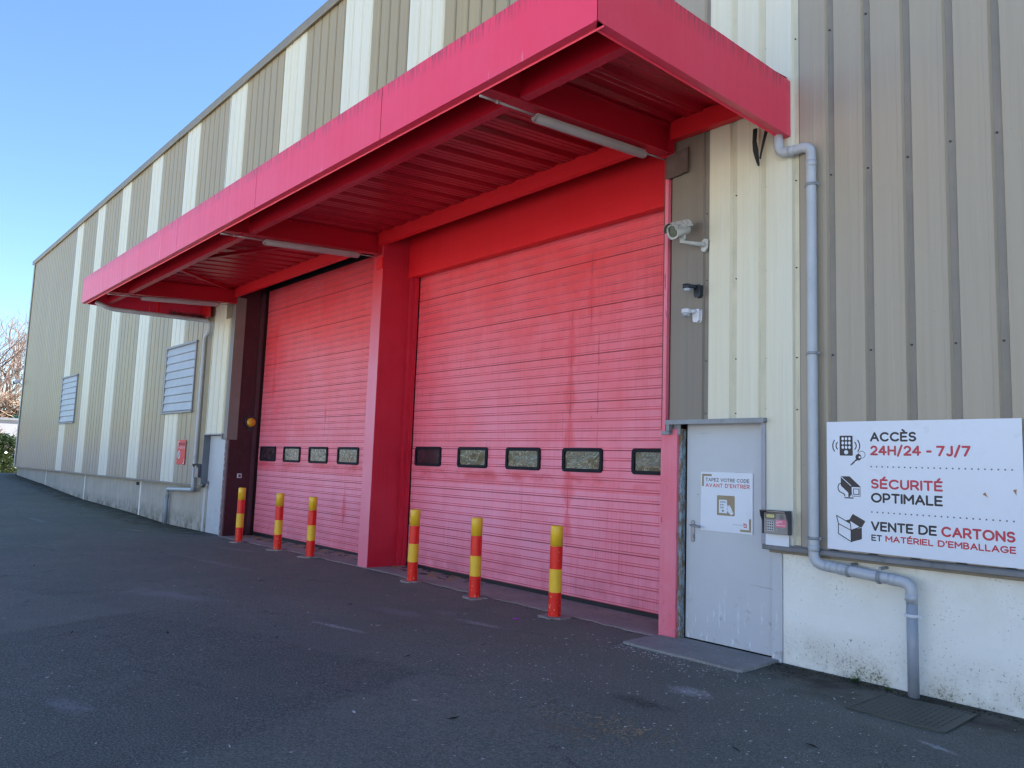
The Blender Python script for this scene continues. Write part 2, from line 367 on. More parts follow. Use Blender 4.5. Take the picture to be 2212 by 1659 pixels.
# paler ground past the far corner; unseen front yard paled to bounce light
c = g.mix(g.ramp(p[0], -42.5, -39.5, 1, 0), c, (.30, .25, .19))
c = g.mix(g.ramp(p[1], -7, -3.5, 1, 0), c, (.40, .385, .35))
g.color(c)
h = g.math('ADD', g.math('MULTIPLY', fin, .6), g.math('ADD', g.math('MULTIPLY', vf, .5), g.math('MULTIPLY', med, .6)))
g.bump(h, 1.0, .016)
g.roughness(g.ramp(med, .3, .7, .62, .85))
M_ASPH = g.m

g = G('rusty_blue_frame', .6, .4)
c = g.mix(g.ramp(g.noise(30, 5, .7, g.scale(1, 1, .35)), .45, .56), (.27, .37, .42), (.20, .13, .075))
c = g.mix(g.ramp(g.noise(60, 3, .7), .58, .66, 0, .7), c, (.055, .035, .025))
g.color(c); M_RUST = g.m
g = G('peeling_maroon_paint', .7, .3)
c = g.mix(g.ramp(g.noise(8, 5, .7), .3, .7), (.13, .075, .085), (.19, .11, .12))
pp = g.xyz()
ed = g.ramp(g.math('ADD', pp[0], g.math('MULTIPLY', g.noise(20, 3, .7), .06)), -15.55, -15.53, 1, 0)
c = g.mix(g.math('MULTIPLY', ed, g.ramp(g.noise(26, 4, .8, g.scale(1, 1, .5)), .5, .55)), c, (.52, .46, .40))
g.color(c); M_PEEL = g.m

g = G('wavy_acrylic_pane', .10, .8)
n_ = g.noise(3.2, 3, .55, g.scale(1, 1, 1.6), 2.2)
c = g.mix(g.ramp(g.noise(5, 4, .6, None, 1.0), .3, .7), (.035, .032, .022), (.13, .115, .075))
c = g.mix(g.ramp(g.math('ABSOLUTE', g.math('SUBTRACT', n_, .5)), .0, .02, .40, 0), c, (.72, .68, .50))  # olive tone and pale swirls paint reflections into the pane
g.color(c)
g.bump(n_, .35, .02)
M_PANE = g.m
M_PANEMAR = paint('maroon_tinted_pane', (.045, .022, .03), .1, .25)
M_NOZZLE = paint('camera_glass', (.05, .06, .03), .5, .08, .9, nscale=40)

def louvre_mat():
    g = G('pale_grey_slats', .4, .5)
    c = g.mix(g.ramp(g.noise(2.5, 4, .6), .3, .7), (.40, .41, .43), (.48, .49, .51))
    c = g.mix(g.ramp(g.noise(1.0, 4, .7, g.scale(12, 12, 1)), .55, .8, 0, .35), c, (.30, .30, .33))
    g.color(c); return g.m
M_SLAT = louvre_mat()

def bark(name, a, b):
    g = G(name, .85, .2); g.color(g.mix(g.ramp(g.noise(3, 4, .6), .3, .7), a, b)); return g.m
M_BARK = bark('reddish_bark', (.22, .15, .12), (.32, .23, .18))
M_BARK2 = bark('grey_brown_bark', (.15, .12, .10), (.26, .20, .16))
M_VINE = bark('dry_vine', (.22, .15, .10), (.36, .26, .19))
def leafm(name, a, b, rough=.4):
    g = G(name, rough, .6)
    g.color(g.mix(g.ramp(g.noise(3.5, 3, .6), .35, .65), a, b))
    t = g.nt.nodes.new('ShaderNodeBsdfTranslucent'); t.inputs[0].default_value = (b[0] * 1.6, b[1] * 1.9, b[2], 1)
    ms = g.nt.nodes.new('ShaderNodeMixShader'); ms.inputs[0].default_value = .12
    out = g.nt.nodes['Material Output']
    g.L(g.b.outputs[0], ms.inputs[1]); g.L(t.outputs[0], ms.inputs[2]); g.L(ms.outputs[0], out.inputs[0])
    return g.m
M_LEAF = leafm('laurel_leaf', (.018, .034, .012), (.045, .065, .022), .22)
M_WEED = leafm('weed_leaf', (.05, .11, .03), (.09, .17, .04))
M_DRY = bark('dry_leaf', (.22, .15, .09), (.46, .34, .22))
M_FLAKE = paint('paint_flakes', (.62, .62, .62), .2, .7)
M_BOUND = paint('pale_boundary_wall', (.40, .40, .42), .06, .7, streak=.2)
M_OPP = paint('pale_opposite_wall', (.74, .72, .68), .05, .7)
M_COVER = paint('dark_cover', (.075, .082, .070), .25, .6, nscale=8, dirt=(.07, .08, .06), dirtamt=.6)
M_ROOF = paint('roof_sheet', (.24, .23, .22), .1, .5)
M_GREEN = paint('green_net', (.03, .20, .10), .2, .7)

# ---------------------------------------------------------------- mesh builder
class MB:
    def __init__(s): s.v = []; s.f = []; s.m = []; s.sm = []
    def add(s, vs, fs, mi=0, smooth=False):
        o = len(s.v); s.v += [Vector(v) for v in vs]
        for f in fs: s.f.append([i + o for i in f]); s.m.append(mi); s.sm.append(smooth)
        return s
    def box(s, x0, x1, y0, y1, z0, z1, mi=0):
        if x1 < x0: x0, x1 = x1, x0
        if y1 < y0: y0, y1 = y1, y0
        if z1 < z0: z0, z1 = z1, z0
        v = [(x0, y0, z0), (x1, y0, z0), (x1, y1, z0), (x0, y1, z0), (x0, y0, z1), (x1, y0, z1), (x1, y1, z1), (x0, y1, z1)]
        return s.add(v, [(0, 3, 2, 1), (4, 5, 6, 7), (0, 1, 5, 4), (1, 2, 6, 5), (2, 3, 7, 6), (3, 0, 4, 7)], mi)
    def bar(s, a, b, w, h, mi=0, up=(0, 0, 1)):
        "box of width w and height h from a to b"
        a, b = Vector(a), Vector(b); d = (b - a).normalized(); up = Vector(up)
        sd = d.cross(up).normalized(); u = sd.cross(d).normalized()
        v = []
        for p in (a, b):
            for q, r in ((-1, -1), (1, -1), (1, 1), (-1, 1)): v.append(p + sd * q * w / 2 + u * r * h / 2)
        return s.add(v, [(0, 1, 2, 3), (7, 6, 5, 4), (0, 4, 5, 1), (1, 5, 6, 2), (2, 6, 7, 3), (3, 7, 4, 0)], mi)
    def tube(s, pts, r, n=10, mi=0, cap=True, flat=None, smooth=True):
        pts = [Vector(p) for p in pts]
        rs = r if isinstance(r, (list, tuple)) else [r] * len(pts)
        t0 = (pts[1] - pts[0]).normalized()
        ref = Vector((0, 0, 1)) if abs(t0.z) < .9 else Vector((1, 0, 0))
        if flat: ref = Vector((0, 1, 0))
        u = (ref - t0 * ref.dot(t0)).normalized()
        vs = []
        for i, p in enumerate(pts):
            t = (pts[min(i + 1, len(pts) - 1)] - pts[max(i - 1, 0)]).normalized()
            u = (u - t * u.dot(t)).normalized(); w = t.cross(u)
            for k in range(n):
                a = 2 * PI * k / n
                q = (u * math.cos(a) * (flat if flat else rs[i])) + w * math.sin(a) * rs[i]
                vs.append(p + q)
        fs = []
        for i in range(len(pts) - 1):
            for k in range(n):
                fs.append((i * n + k, i * n + (k + 1) % n, (i + 1) * n + (k + 1) % n, (i + 1) * n + k))
        s.add(vs, fs, mi, smooth)
        if cap and not flat:
            o = len(s.v) - len(vs)
            s.f.append([o + k for k in range(n)][::-1]); s.m.append(mi); s.sm.append(False)
            e = o + (len(pts) - 1) * n
            s.f.append([e + k for k in range(n)]); s.m.append(mi); s.sm.append(False)
        return s
    def prism(s, poly, y0, y1, mi=0):
        "polygon in x,z extruded from y0 (front) to y1"
        n = len(poly)
        v = [(x, y0, z) for x, z in poly] + [(x, y1, z) for x, z in poly]
        f = [tuple(range(n)), tuple(range(2 * n - 1, n - 1, -1))] + [(i, (i + 1) % n, n + (i + 1) % n, n + i) for i in range(n)]
        return s.add(v, f, mi)
    def prismz(s, poly, z0, z1, mi=0):
        n = len(poly)
        v = [(x, y, z0) for x, y in poly] + [(x, y, z1) for x, y in poly]
        f = [tuple(range(n))[::-1], tuple(range(n, 2 * n))] + [(i, (i + 1) % n, n + (i + 1) % n, n + i) for i in range(n)]
        return s.add(v, f, mi)
    def build(s, name, mats, parent=None, bevel=0.0):
        org = Vector(parent['org']) if parent is not None and 'org' in parent.keys() else Vector((0, 0, 0))
        me = bpy.data.meshes.new(name)
        me.from_pydata([v - org for v in s.v], [], s.f)
        if not isinstance(mats, (list, tuple)): mats = [mats]
        for m in mats: me.materials.append(m)
        me.polygons.foreach_set('material_index', s.m)
        me.polygons.foreach_set('use_smooth', s.sm)
        me.update()
        o = bpy.data.objects.new(name, me); C.objects.link(o)
        if parent is not None:
            o.parent = parent; o['org'] = list(org)
        if bevel:
            b = o.modifiers.new('bevel', 'BEVEL'); b.width = bevel; b.segments = 2; b.limit_method = 'ANGLE'
            b.harden_normals = False
        return o

def thing(name, loc, label, cat, group=None):
    o = bpy.data.objects.new(name, None); C.objects.link(o)
    o.location = loc; o.empty_display_size = .2
    o['org'] = list(loc); o['label'] = label; o['category'] = cat
    if group: o['group'] = group
    return o
def solo(mb, name, mats, label, cat, group=None, bevel=0.0):
    o = mb.build(name, mats, None, bevel); o['label'] = label; o['category'] = cat
    if group: o['group'] = group
    return o
def structure(mb, name, mats):
    o = mb.build(name, mats); o['kind'] = 'structure'; return o
def bend(pts, r, n=6):
    "polyline with rounded corners of radius r"
    pts = [Vector(p) for p in pts]; out = [pts[0]]
    for i in range(1, len(pts) - 1):
        a, b, c_ = pts[i - 1], pts[i], pts[i + 1]
        d1 = (a - b).normalized(); d2 = (c_ - b).normalized()
        rr = min(r, (a - b).length * .49, (c_ - b).length * .49)
        p0 = b + d1 * rr; p1 = b + d2 * rr
        for k in range(n + 1):
            t = k / n
            out.append(p0 * (1 - t) ** 2 + b * 2 * t * (1 - t) + p1 * t * t)
    out.append(pts[-1]); return out
def rrect(x0, x1, z0, z1, r, n=4):
    P = []
    for cx, cz, a in ((x1 - r, z1 - r, 0), (x0 + r, z1 - r, 90), (x0 + r, z0 + r, 180), (x1 - r, z0 + r, 270)):
        for k in range(n + 1):
            t = math.radians(a + 90 * k / n); P.append((cx + r * math.cos(t), cz + r * math.sin(t)))
    return P
def ell(cx, cz, a, b, n=16): return [(cx + a * math.cos(2 * PI * k / n), cz + b * math.sin(2 * PI * k / n)) for k in range(n)]

# ---------------------------------------------------------------- ground
GZ = [(-400, -.6), (-60, .0), (-50, .2), (-42, .43), (-38.7, .45), (-36, .36), (-32.8, .27), (-30, .15), (-27, .05), (-22, -.01), (-19, -.08), (-15.3, -.05), (-12, -.01), (-10, 0), (60, 0), (400, 0)]
def gz(x):
    for (a, za), (b, zb) in zip(GZ, GZ[1:]):
        if a <= x <= b: return za + (zb - za) * (x - a) / (b - a)
    return 0
def gyz(x, y):
    return gz(x) + .012 * math.sin(x * .9 + y * .7) * math.sin(y * .55 - .4) * (1 if y < 5 else 0) * min(1, max(0, (5 - y) / 2))
mb = MB()
xs = [-400, -250, -150, -100, -80, -60] + [-55 + i * 1.0 for i in range(0, 38)] + [-17 + .4 * i for i in range(0, 58)] + [7, 10, 20, 40, 80, 160, 300, 400]
ys = [-400, -200, -100, -50, -25, -12, -8, -6, -4, -3, -2] + [-1 + .4 * i for i in range(0, 21)] + [7.5, 9, 12, 20, 40, 80, 160, 400]
vs = [(x, y, gyz(x, y)) for y in ys for x in xs]; nx = len(xs)
fs = [(j * nx + i, j * nx + i + 1, (j + 1) * nx + i + 1, (j + 1) * nx + i) for j in range(len(ys) - 1) for i in range(nx - 1)]
mb.add(vs, fs, 0, True)
structure(mb, 'ground', M_ASPH)

# door sill strip of worn concrete and the little landing before the grey door
def ragged(x0, x1, y0, y1, step, amp, z0f, h, back_to_front=True):
    r = random.Random(3); P = []
    n = int((x1 - x0) / step); front = [(x0 + (x1 - x0) * i / n, y0 + r.uniform(-amp, amp)) for i in range(n + 1)]
    m = MB(); vs = []; fs = []
    for i, (x, y) in enumerate(front):
        z = z0f(x)
        vs += [(x, y, z - .05), (x, y, z + h * .6), (x, y + .04, z + h), (x, y1, z + h + .004)]
    for i in range(n):
        a, b = i * 4, i * 4 + 4
        for k in range(3): fs.append((a + k, b + k, b + k + 1, a + k + 1))
    m.add(vs, fs); return m
structure(ragged(-15.44, -4.62, 5.985, 6.72, .12, .022, gz, .012), 'threshold_strip', M_SLAB)
mb = MB(); r = random.Random(5)
P = [(-4.62, 5.50), (-4.3, 5.49), (-3.9, 5.505), (-3.5, 5.50), (-3.43, 5.53), (-3.42, 5.7), (-3.44, 6.105), (-4.44, 6.105), (-4.44, 6.02), (-4.62, 6.0)]
mb.prismz(P, -.05, .022); structure(mb, 'door_landing', M_LAND)

# ---------------------------------------------------------------- warehouse
WH = thing('warehouse', (-16, 6.3, 0), 'long metal clad warehouse in taupe and cream stripes with two red roller doors', 'warehouse')
YC, YV, YP = 6.02, 6.044, 6.11     # crest, valley, plinth
ROOF = 9.62
def sill(x): return .955 + (x + 3.5) * .0045
bands = [(-4.115, -3.21)] + [(-6.86, -5.95)] + [(s * .992, s * .992 + .93) for s in (-9.6, -11.66, -14.08, -16.86, -19.66, -22.5, -25.42, -28.3, -31.2)]
bands.sort()
def zint(x):
    "vertical extents of the sheet at x"
    if x < -16.70: return [(sill(x), ROOF)]
    if x < -15.50: return [(1.99, ROOF)]
    if x < -4.55: return [(5.0, ROOF)]
    if x < -3.53: return [(2.02, ROOF)]
    return [(sill(x), ROOF)]
cuts = sorted({-38.7, 9.0, -16.70, -15.50, -4.55, -3.53} | {b for t in bands for b in t})
def sheet(m, x0, x1, near=False, zlo=-9, zhi=99):
    "trapezoid ribbed sheet between x0 and x1: wide pans, narrow recessed grooves"
    n = max(1, round((x1 - x0) / .305)); w = (x1 - x0) / n
    for i in range(n):
        a = x0 + i * w; g0 = .054 if near else .042; YV = 6.044 if near else 6.036
        prof = [(a, YV), (a + (.010 if near else .004), YV), (a + .022, YC), (a + w * .50, YC), (a + w * .52, YC + .002), (a + w * .70, YC + .002), (a + w * .72, YC), (a + w - g0, YC), (a + w - g0 + .014, YV), (a + w, YV)]
        for (z0, z1) in zint(a + w / 2):
            z0, z1 = max(z0, zlo), min(z1, zhi)
            vs = []; fs = []
            for (x, y) in prof: vs += [(x, y, z0), (x, y, z1)]
            for k in range(len(prof) - 1): fs.append((2 * k, 2 * k + 2, 2 * k + 3, 2 * k + 1))
            m.add(vs, fs[1:-1]); o_ = len(m.v) - len(vs)
            for f in (fs[0], fs[-1]): m.f.append([q + o_ for q in f]); m.m.append(2); m.sm.append(False)
brown = MB(); brownR = MB(); brownD = MB()
for x0, x1 in zip(cuts, cuts[1:]):
    if x1 - x0 < .01: continue
    mid = (x0 + x1) / 2
    if any(a <= mid <= b for a, b in bands): continue
    if -4.6 < mid < -4.1: sheet(brownD, x0, x1, True, -9, 4.99); sheet(brownR, x0, x1, True, 4.99)  # painted canopy shade stops at the deck, plain taupe above
    else: sheet(brownR if mid > -5 else brown, x0, x1, mid > -7)
# screws in the grooves
def screws(m, xs, zs, r=.006):
    for x in xs:
        for z in zs:
            zz = z + rnd.uniform(-.02, .02)
            m.tube([(x, YV + .002, zz), (x, YV - .012, zz)], [r, r * .8], 6, 1)
xr = [-3.21 + .305 * i - .02 for i in range(1, 40)]
screws(brownR, xr, (1.05, 2.55, 4.05, 5.35, 6.9, 8.4), .009)
screws(brownD, [-4.27, -4.135], (2.1, 2.58, 3.36, 4.0))
c_b = brown.build('taupe_cladding', [M_BROWN, M_SCREW, M_GRVL], WH)
c_r = brownR.build('taupe_cladding', [M_BROWNR, M_SCREW, M_GRV], WH)
c_d = brownD.build('canopy_shaded_strip', [M_BROWND, M_SCREW, M_GRV], WH); c_d['label'] = 'taupe strip behind the wall camera, canopy shade painted in'
for k, (a, b) in enumerate(bands):
    m = MB()
    cc = sorted({a, b} | {c for c in cuts if a < c < b})
    for x0, x1 in zip(cc, cc[1:]): sheet(m, x0, x1, a > -7)
    if a > -5: screws(m, [-3.82, -3.515, -3.235], (2.1, 2.56, 3.32, 4.1, 5.4), .007)
    m.build('cream_cladding_strip', [M_WHITE, M_SCREW, M_GRVW], WH)
# structure behind the sheets, roof, gable
m = MB()
m.box(-38.66, 9, YV + .01, YV + .09, 5.12, ROOF); m.box(-38.66, -16.7, YV + .01, YV + .05, .9, 5.12)
m.box(-3.5, 9, YV + .01, YV + .05, .9, 5.12); m.box(-4.54, -3.5, YV + .01, YV + .09, 2.03, 5.12); m.box(-16.7, -15.50, YV + .01, YV + .09, 2.0, 5.12)
m.box(-38.69, -38.6, YV + .1, 30, .9, ROOF); m.box(8.9, 9, YV + .1, 30, .9, ROOF); m.box(-38.7, 9, 29.9, 30, 0, ROOF)
m.build('inner_wall', M_FLASHB, WH)
m = MB(); m.add([(-38.9, 5.96, ROOF + .10), (9.1, 5.96, ROOF + .10), (9.1, 18, ROOF + .85), (-38.9, 18, ROOF + .85), (9.1, 30.1, ROOF + .10), (-38.9, 30.1, ROOF + .10)], [(0, 1, 2, 3), (3, 2, 4, 5)])
m.build('roof', M_ROOF, WH)
m = MB()
x = -38.9
while x < 9:
    x1 = min(x + 4.0, 9.1)
    vs = []; prof = [(6.0, ROOF - .035), (5.955, ROOF - .045), (5.945, ROOF - .02), (5.94, ROOF + .12), (5.965, ROOF + .135), (6.2, ROOF + .15)]
    dz = rnd.uniform(-.004, .004)
    for (y, z) in prof: vs += [(x, y, z + dz), (x1 - .004, y, z + dz)]
    m.add(vs, [(2 * k, 2 * k + 1, 2 * k + 3, 2 * k + 2) for k in range(5)])
    x = x1
m.build('eaves_flashing', M_FLASHB, WH)
m = MB(); m.box(-38.76, -38.70, 5.985, 6.2, .78, ROOF - .02); m.box(-38.70, -38.55, 5.985, 6.0, .78, ROOF - .02)
m.build('corner_trim', paint('pale_corner_trim', (.42, .43, .40), .1, .45), WH)
# sill flashing
def sillrun(m, x0, x1, n):
    vs = []; fs = []
    for i in range(n + 1):
        x = x0 + (x1 - x0) * i / n; z = sill(x) + rnd.uniform(-.006, .004)
        for (y, dz) in ((YP - .002, .035), (6.0, .012), (5.985, .0), (5.985, -.028), (6.0, -.034)): vs.append((x, y, z + dz))
    for i in range(n):
        for k in range(4): fs.append((i * 5 + k, (i + 1) * 5 + k, (i + 1) * 5 + k + 1, i * 5 + k + 1))
    m.add(vs, fs)
m = MB(); sillrun(m, -38.72, -16.68, 40); m.build('sill_flashing', M_FLASHB, WH)
m = MB(); sillrun(m, -3.53, 9, 24); m.build('sill_flashing', paint('grimy_sill', (.20, .20, .205), .2, .6, dirt=(.05, .065, .035), dirtamt=.7), WH)
# plinths
m = MB()
seg = [-38.6, -32.75, -27.0, -21.25, -16.6]
m.box(-38.6, -16.6, YP, YP + .18, -.4, .98)
m.build('concrete_plinth', M_PLINTH, WH)
M_JOINT = paint('pale_joint_mortar', (.85, .82, .76), .15, .8, dirtamt=.4)
for x in seg[1:-1]:
    m = MB(); m.box(x - .05, x + .05, YP - .004, YP + .05, -.2, sill(x) + .01); m.build('plinth_joint', M_JOINT, WH)
m = MB(); m.box(-21.62, -21.38, YP - .006, YP + .02, .72, .80); m.build('vent_slot', M_DARK, WH)
m = MB()
nx_ = 60; vs = []; fs = []
for i in range(nx_ + 1):
    x = -3.405 + (9 + 3.405) * i / nx_
    vs += [(x, YP, -.3), (x, YP, .99)]
for i in range(nx_): fs.append((2 * i, 2 * i + 2, 2 * i + 3, 2 * i + 1))
m.add(vs, fs); m.box(-3.405, 9, YP + .002, YP + .18, -.3, .98)
m.build('rendered_plinth', M_RENDER, WH)

# ---- recess with the two roller doors
YD = 6.64
m = MB(); m.box(-15.45, -4.64, 6.05, 7.2, 5.13, 5.2); m.box(-15.8, -4.4, 6.95, 7.1, 4.2, 5.2); m.box(-15.45, -9.9, 6.70, 6.78, 4.9, 5.12)
m.box(-16.9, -3.3, 7.25, 7.3, -.5, 5.3); m.box(-16.9, -16.85, 6.3, 7.25, -.5, 5.3); m.box(-3.35, -3.3, 6.3, 7.25, -.5, 5.3); m.box(-16.9, -3.3, 6.15, 7.25, 5.22, 5.3); m.box(-16.72, -15.46, 6.2, 6.24, -.4, 2.6)  # unseen dark box added behind the doors against light leaks
m.build('recess_ceiling_leak_box', M_DARK, WH)
# left jamb
m = MB(); m.box(-15.52, -15.45, 6.06, 6.72, -.1, 5.12); m.build('left_jamb', M_MAROON, WH)
m = MB(); m.box(-15.45, -15.42, 6.52, 6.60, -.05, 5.0); m.build('guide_rail', paint('maroon_rail', (.075, .03, .04), .1, .4), WH)
m = MB(); m.box(-15.62, -15.452, 6.035, 6.058, -.1, 1.90); m.build('jamb_edge', M_PEEL, WH)
m = MB()
m.box(-15.50, -15.435, 5.985, 6.20, 1.88, 4.80); m.box(-15.62, -15.50, 5.985, 6.0, 1.90, 4.80)
m.build('corner_flashing', paint('brown_flashing', (.21, .18, .165), .12, .5, streak=.3), WH, .004)
m = MB(); m.box(-15.90, -15.62, 5.975, 5.985, 4.40, 4.72); m.build('cover_plate', M_FLASHB, WH)
# centre pillar
m = MB(); m.box(-10.13, -9.86, 6.0, 6.60, -.02, 5.12); m.m[-4] = 1; m.build('pillar', [M_PILLAR, M_PFRONT], WH, .012)
m = MB(); m.box(-10.0, -9.85, 5.975, 5.998, 4.44, 4.62); m.build('bracket_plate', M_RED, WH, .003)
m = MB(); m.box(-9.86, -9.80, 6.50, 6.585, -.0, 4.42); m.box(-9.80, -9.775, 6.565, 6.62, 0, 4.42); m.build('guide_rail', M_PILLAR, WH)
# lintel
m = MB(); m.box(-9.86, -7.62, 6.47, 6.60, 4.395, 5.12); m.box(-7.617, -4.62, 6.47, 6.60, 4.395, 5.12); m.box(-9.86, -4.62, 6.462, 6.47, 4.38, 4.40)
m.build('lintel', M_RED, WH)
# right jamb
m = MB(); m.box(-4.64, -4.447, 6.03, 6.70, -.02, 1.955); m.build('right_jamb', M_PINK, WH, .01)
m = MB(); m.box(-4.64, -4.55, 6.035, 6.70, 1.955, 5.12); m.build('jamb_post', M_BROWNRED, WH)
m = MB(); m.box(-4.592, -4.552, 5.985, 6.034, 1.93, 4.44); m.build('edge_flashing', M_PINK, WH, .003)
m = MB(); m.prism([(-4.568, 4.43), (-4.40, 4.435), (-4.395, 4.445), (-4.318, 4.445), (-4.315, 4.70), (-4.565, 4.66)], 5.972, 5.98)
for (x, z) in ((-4.34, 4.47), (-4.55, 4.46), (-4.34, 4.67)): m.tube([(x, 5.973, z), (x, 5.966, z)], .006, 8)
m.build('cover_plate', M_PLATE, WH)

def roller(x0, x1, z0, z1, mat, wins, first_dark, label):
    d = MB(); pitch = .1132; vs = []; fs = []
    zz = z0; rows = []
    while zz < z1 - .01:
        t = min(zz + pitch, z1)
        kk = round((zz - z0) / pitch); dp = .012 if kk % 5 == 0 else .005
        rows += [(zz, YD + dp, 2 if kk % 5 == 0 else 1), (zz + .008, YD + dp, 2 if kk % 5 == 0 else 1), (zz + .010, YD, 0), (zz + .028, YD, 1), (zz + .0305, YD + .0015, 1), (zz + .0345, YD + .0015, 1), (zz + .036, YD, 0), (t - .002, YD, 1)]
        zz = t
    rows.append((z1, YD, 0))
    nseg = 24
    for (z, y, q) in rows:
        k = int((z - z0 + .001) / .566); off = (.0015 if k % 2 else 0) + .0006 * math.sin(k * 2.1)
        for i in range(nseg + 1): vs.append((x0 + (x1 - x0) * i / nseg, y + off + .0012 * math.sin(i * 1.3 + z * 2.0), z))
    n1 = nseg + 1
    for j in range(len(rows) - 1):
        F = [(j * n1 + i, j * n1 + i + 1, (j + 1) * n1 + i + 1, (j + 1) * n1 + i) for i in range(nseg)]
        d.f += [list(f) for f in F]; d.m += [rows[j][2]] * nseg; d.sm += [False] * nseg
    d.v = [Vector(v) for v in vs]
    # section joints, drawn as real narrow gaps
    o = d.build('sectional_door', [mat, M_GROOVE, M_JOINTR], WH); o['label'] = label
    s = MB()
    s.box(x0, x1, YD - .004, YD + .05, z0 - .06, z0 - .001); s.box(x0 - .02, x0, YD + .002, YD + .03, z0 - .05, z1)
    s.build('rubber_seal', M_BLACK, o)
    for i, (a, b, c0, c1) in enumerate(wins):
        f = MB(); O = rrect(a, b, c0, c1, .045, 5); I = rrect(a + .040, b - .040, c0 + .040, c1 - .040, .020, 5); n = len(O)
        v = [(x, YD + .004, z) for x, z in O] + [(x * .992 + (a + b) / 2 * .008, YD - .022, z) for x, z in O] + [(x, YD - .022, z) for x, z in I] + [(x, YD + .004, z) for x, z in I]
        F = []
        for q in range(3):
            for k in range(n): F.append((q * n + k, q * n + (k + 1) % n, (q + 1) * n + (k + 1) % n, (q + 1) * n + k))
        f.add(v, F); f.build('window_frame', M_RUBF, o)
        p_ = MB(); p_.add([(x, YD - .006, z) for x, z in I], [tuple(range(n))])
        p_.build('window_pane', M_PANEMAR if i == 0 and first_dark else M_PANE, o)
    return o
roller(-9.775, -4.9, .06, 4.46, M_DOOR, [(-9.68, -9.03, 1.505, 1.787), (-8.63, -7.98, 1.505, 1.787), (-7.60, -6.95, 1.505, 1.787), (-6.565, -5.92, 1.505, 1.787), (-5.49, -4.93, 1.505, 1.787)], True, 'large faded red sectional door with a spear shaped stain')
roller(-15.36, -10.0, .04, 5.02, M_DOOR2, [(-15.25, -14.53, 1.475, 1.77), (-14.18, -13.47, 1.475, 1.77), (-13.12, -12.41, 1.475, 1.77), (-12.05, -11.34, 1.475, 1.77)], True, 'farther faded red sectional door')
o = MB(); o.box(-5.30, -5.12, YD - .010, YD - .0, 1.17, 1.175); o.box(-5.32, -5.14, YD - .007, YD, 1.03, 1.045)

# ---- grey steel doors
def steel_door(x0, x1, z0, z1, y, hand, hinge_x, detail=True):
    m = MB(); m.box(x0, x1, y, y + .05, z0, z1)
    d = m.build('steel_door', M_DOORG, WH, .003)
    hx = x0 + .075 if hand < 0 else x1 - .075
    hz = z0 + 1.0
    m = MB(); m.prism(rrect(hx - .022, hx + .022, hz - .125, hz + .075, .021), y - .008, y - .0005); m.build('handle_plate', M_STEEL, d)
    s = 1 if hand < 0 else -1
    m = MB(); m.tube(bend([(hx, y - .006, hz + .03), (hx, y - .055, hz + .03), (hx + s * .115, y - .055, hz + .022)], .02), .0095, 8); m.build('door_handle', M_STEEL, d)
    m = MB(); m.tube([(hx, y - .004, hz - .07), (hx, y - .018, hz - .07)], .017, 12); m.build('lock_cylinder', M_STEEL, d)
    for z in (z0 + .22, z0 + .88, z0 + 1.7):
        m = MB(); m.box(hinge_x - .006, hinge_x + .008, y - .010, y + .01, z - .06, z - .002); m.box(hinge_x - .006, hinge_x + .008, y - .010, y + .01, z + .002, z + .06)
        m.build('hinge', M_PLW, d)
    return d
d1 = steel_door(-4.395, -3.512, .03, 2.02, YP + .012, -1, -3.506)
d1['label'] = 'pale grey steel door carrying the keypad notice'
# scuffs on the near door are in its paint: a denser set low down
m = MB(); m.box(-4.446, -4.412, 6.06, 6.16, -.02, 1.955); m.build('door_frame', M_RUST, WH)
m = MB(); m.box(-4.412, -4.396, 6.125, 6.16, -.02, 2.02); m.box(-3.512, -3.50, 6.14, 6.16, 0, 2.02); m.box(-4.41, -3.5, 6.14, 6.16, -.02, .028); m.build('door_gap', M_DARK, WH)
m = MB(); m.box(-3.500, -3.407, YP - .02, YP + .05, -.02, .955); m.build('door_post', M_DOORG, WH, .003)
m = MB(); m.box(-4.54, -3.50, 5.965, 6.06, 2.005, 2.035); m.box(-4.54, -3.50, 5.960, 5.966, 1.993, 2.035); m.box(-4.535, -4.50, 5.975, 6.03, 1.925, 2.0); m.box(-4.592, -4.50, 5.975, 6.03, 1.90, 1.932)
m.box(-4.50, -4.42, 6.04, 6.055, 1.90, 2.0)
m.build('drip_flashing', M_FLASH, WH)
m = MB(); m.box(-3.545, -3.508, 6.0, 6.06, .96, 1.99); m.build('door_edge_flashing', paint('lavender_flashing', (.36, .35, .40), .08, .45, streak=.2), WH)
d2 = steel_door(-16.675, -15.72, -.06, 1.97, YP + .012, -1, -15.718)
m = MB(); m.box(-16.80, -16.69, YP - .008, YP + .05, -.12, .93); m.box(-15.715, -15.63, YP - .02, YP + .05, -.12, 1.95); m.build('door_post', M_DOORG, WH)
m = MB(); m.box(-16.70, -16.68, 5.985, 6.17, .93, 1.99); m.build('door_reveal', paint('slate_reveal', (.17, .19, .22), .1, .5), WH)
m = MB(); m.box(-16.70, -15.66, 5.965, 6.05, 1.975, 2.0); m.box(-15.69, -15.66, 5.97, 6.05, 1.90, 1.975); m.box(-15.69, -15.60, 5.97, 6.05, 1.88, 1.90); m.build('drip_flashing', M_FLASH, WH)

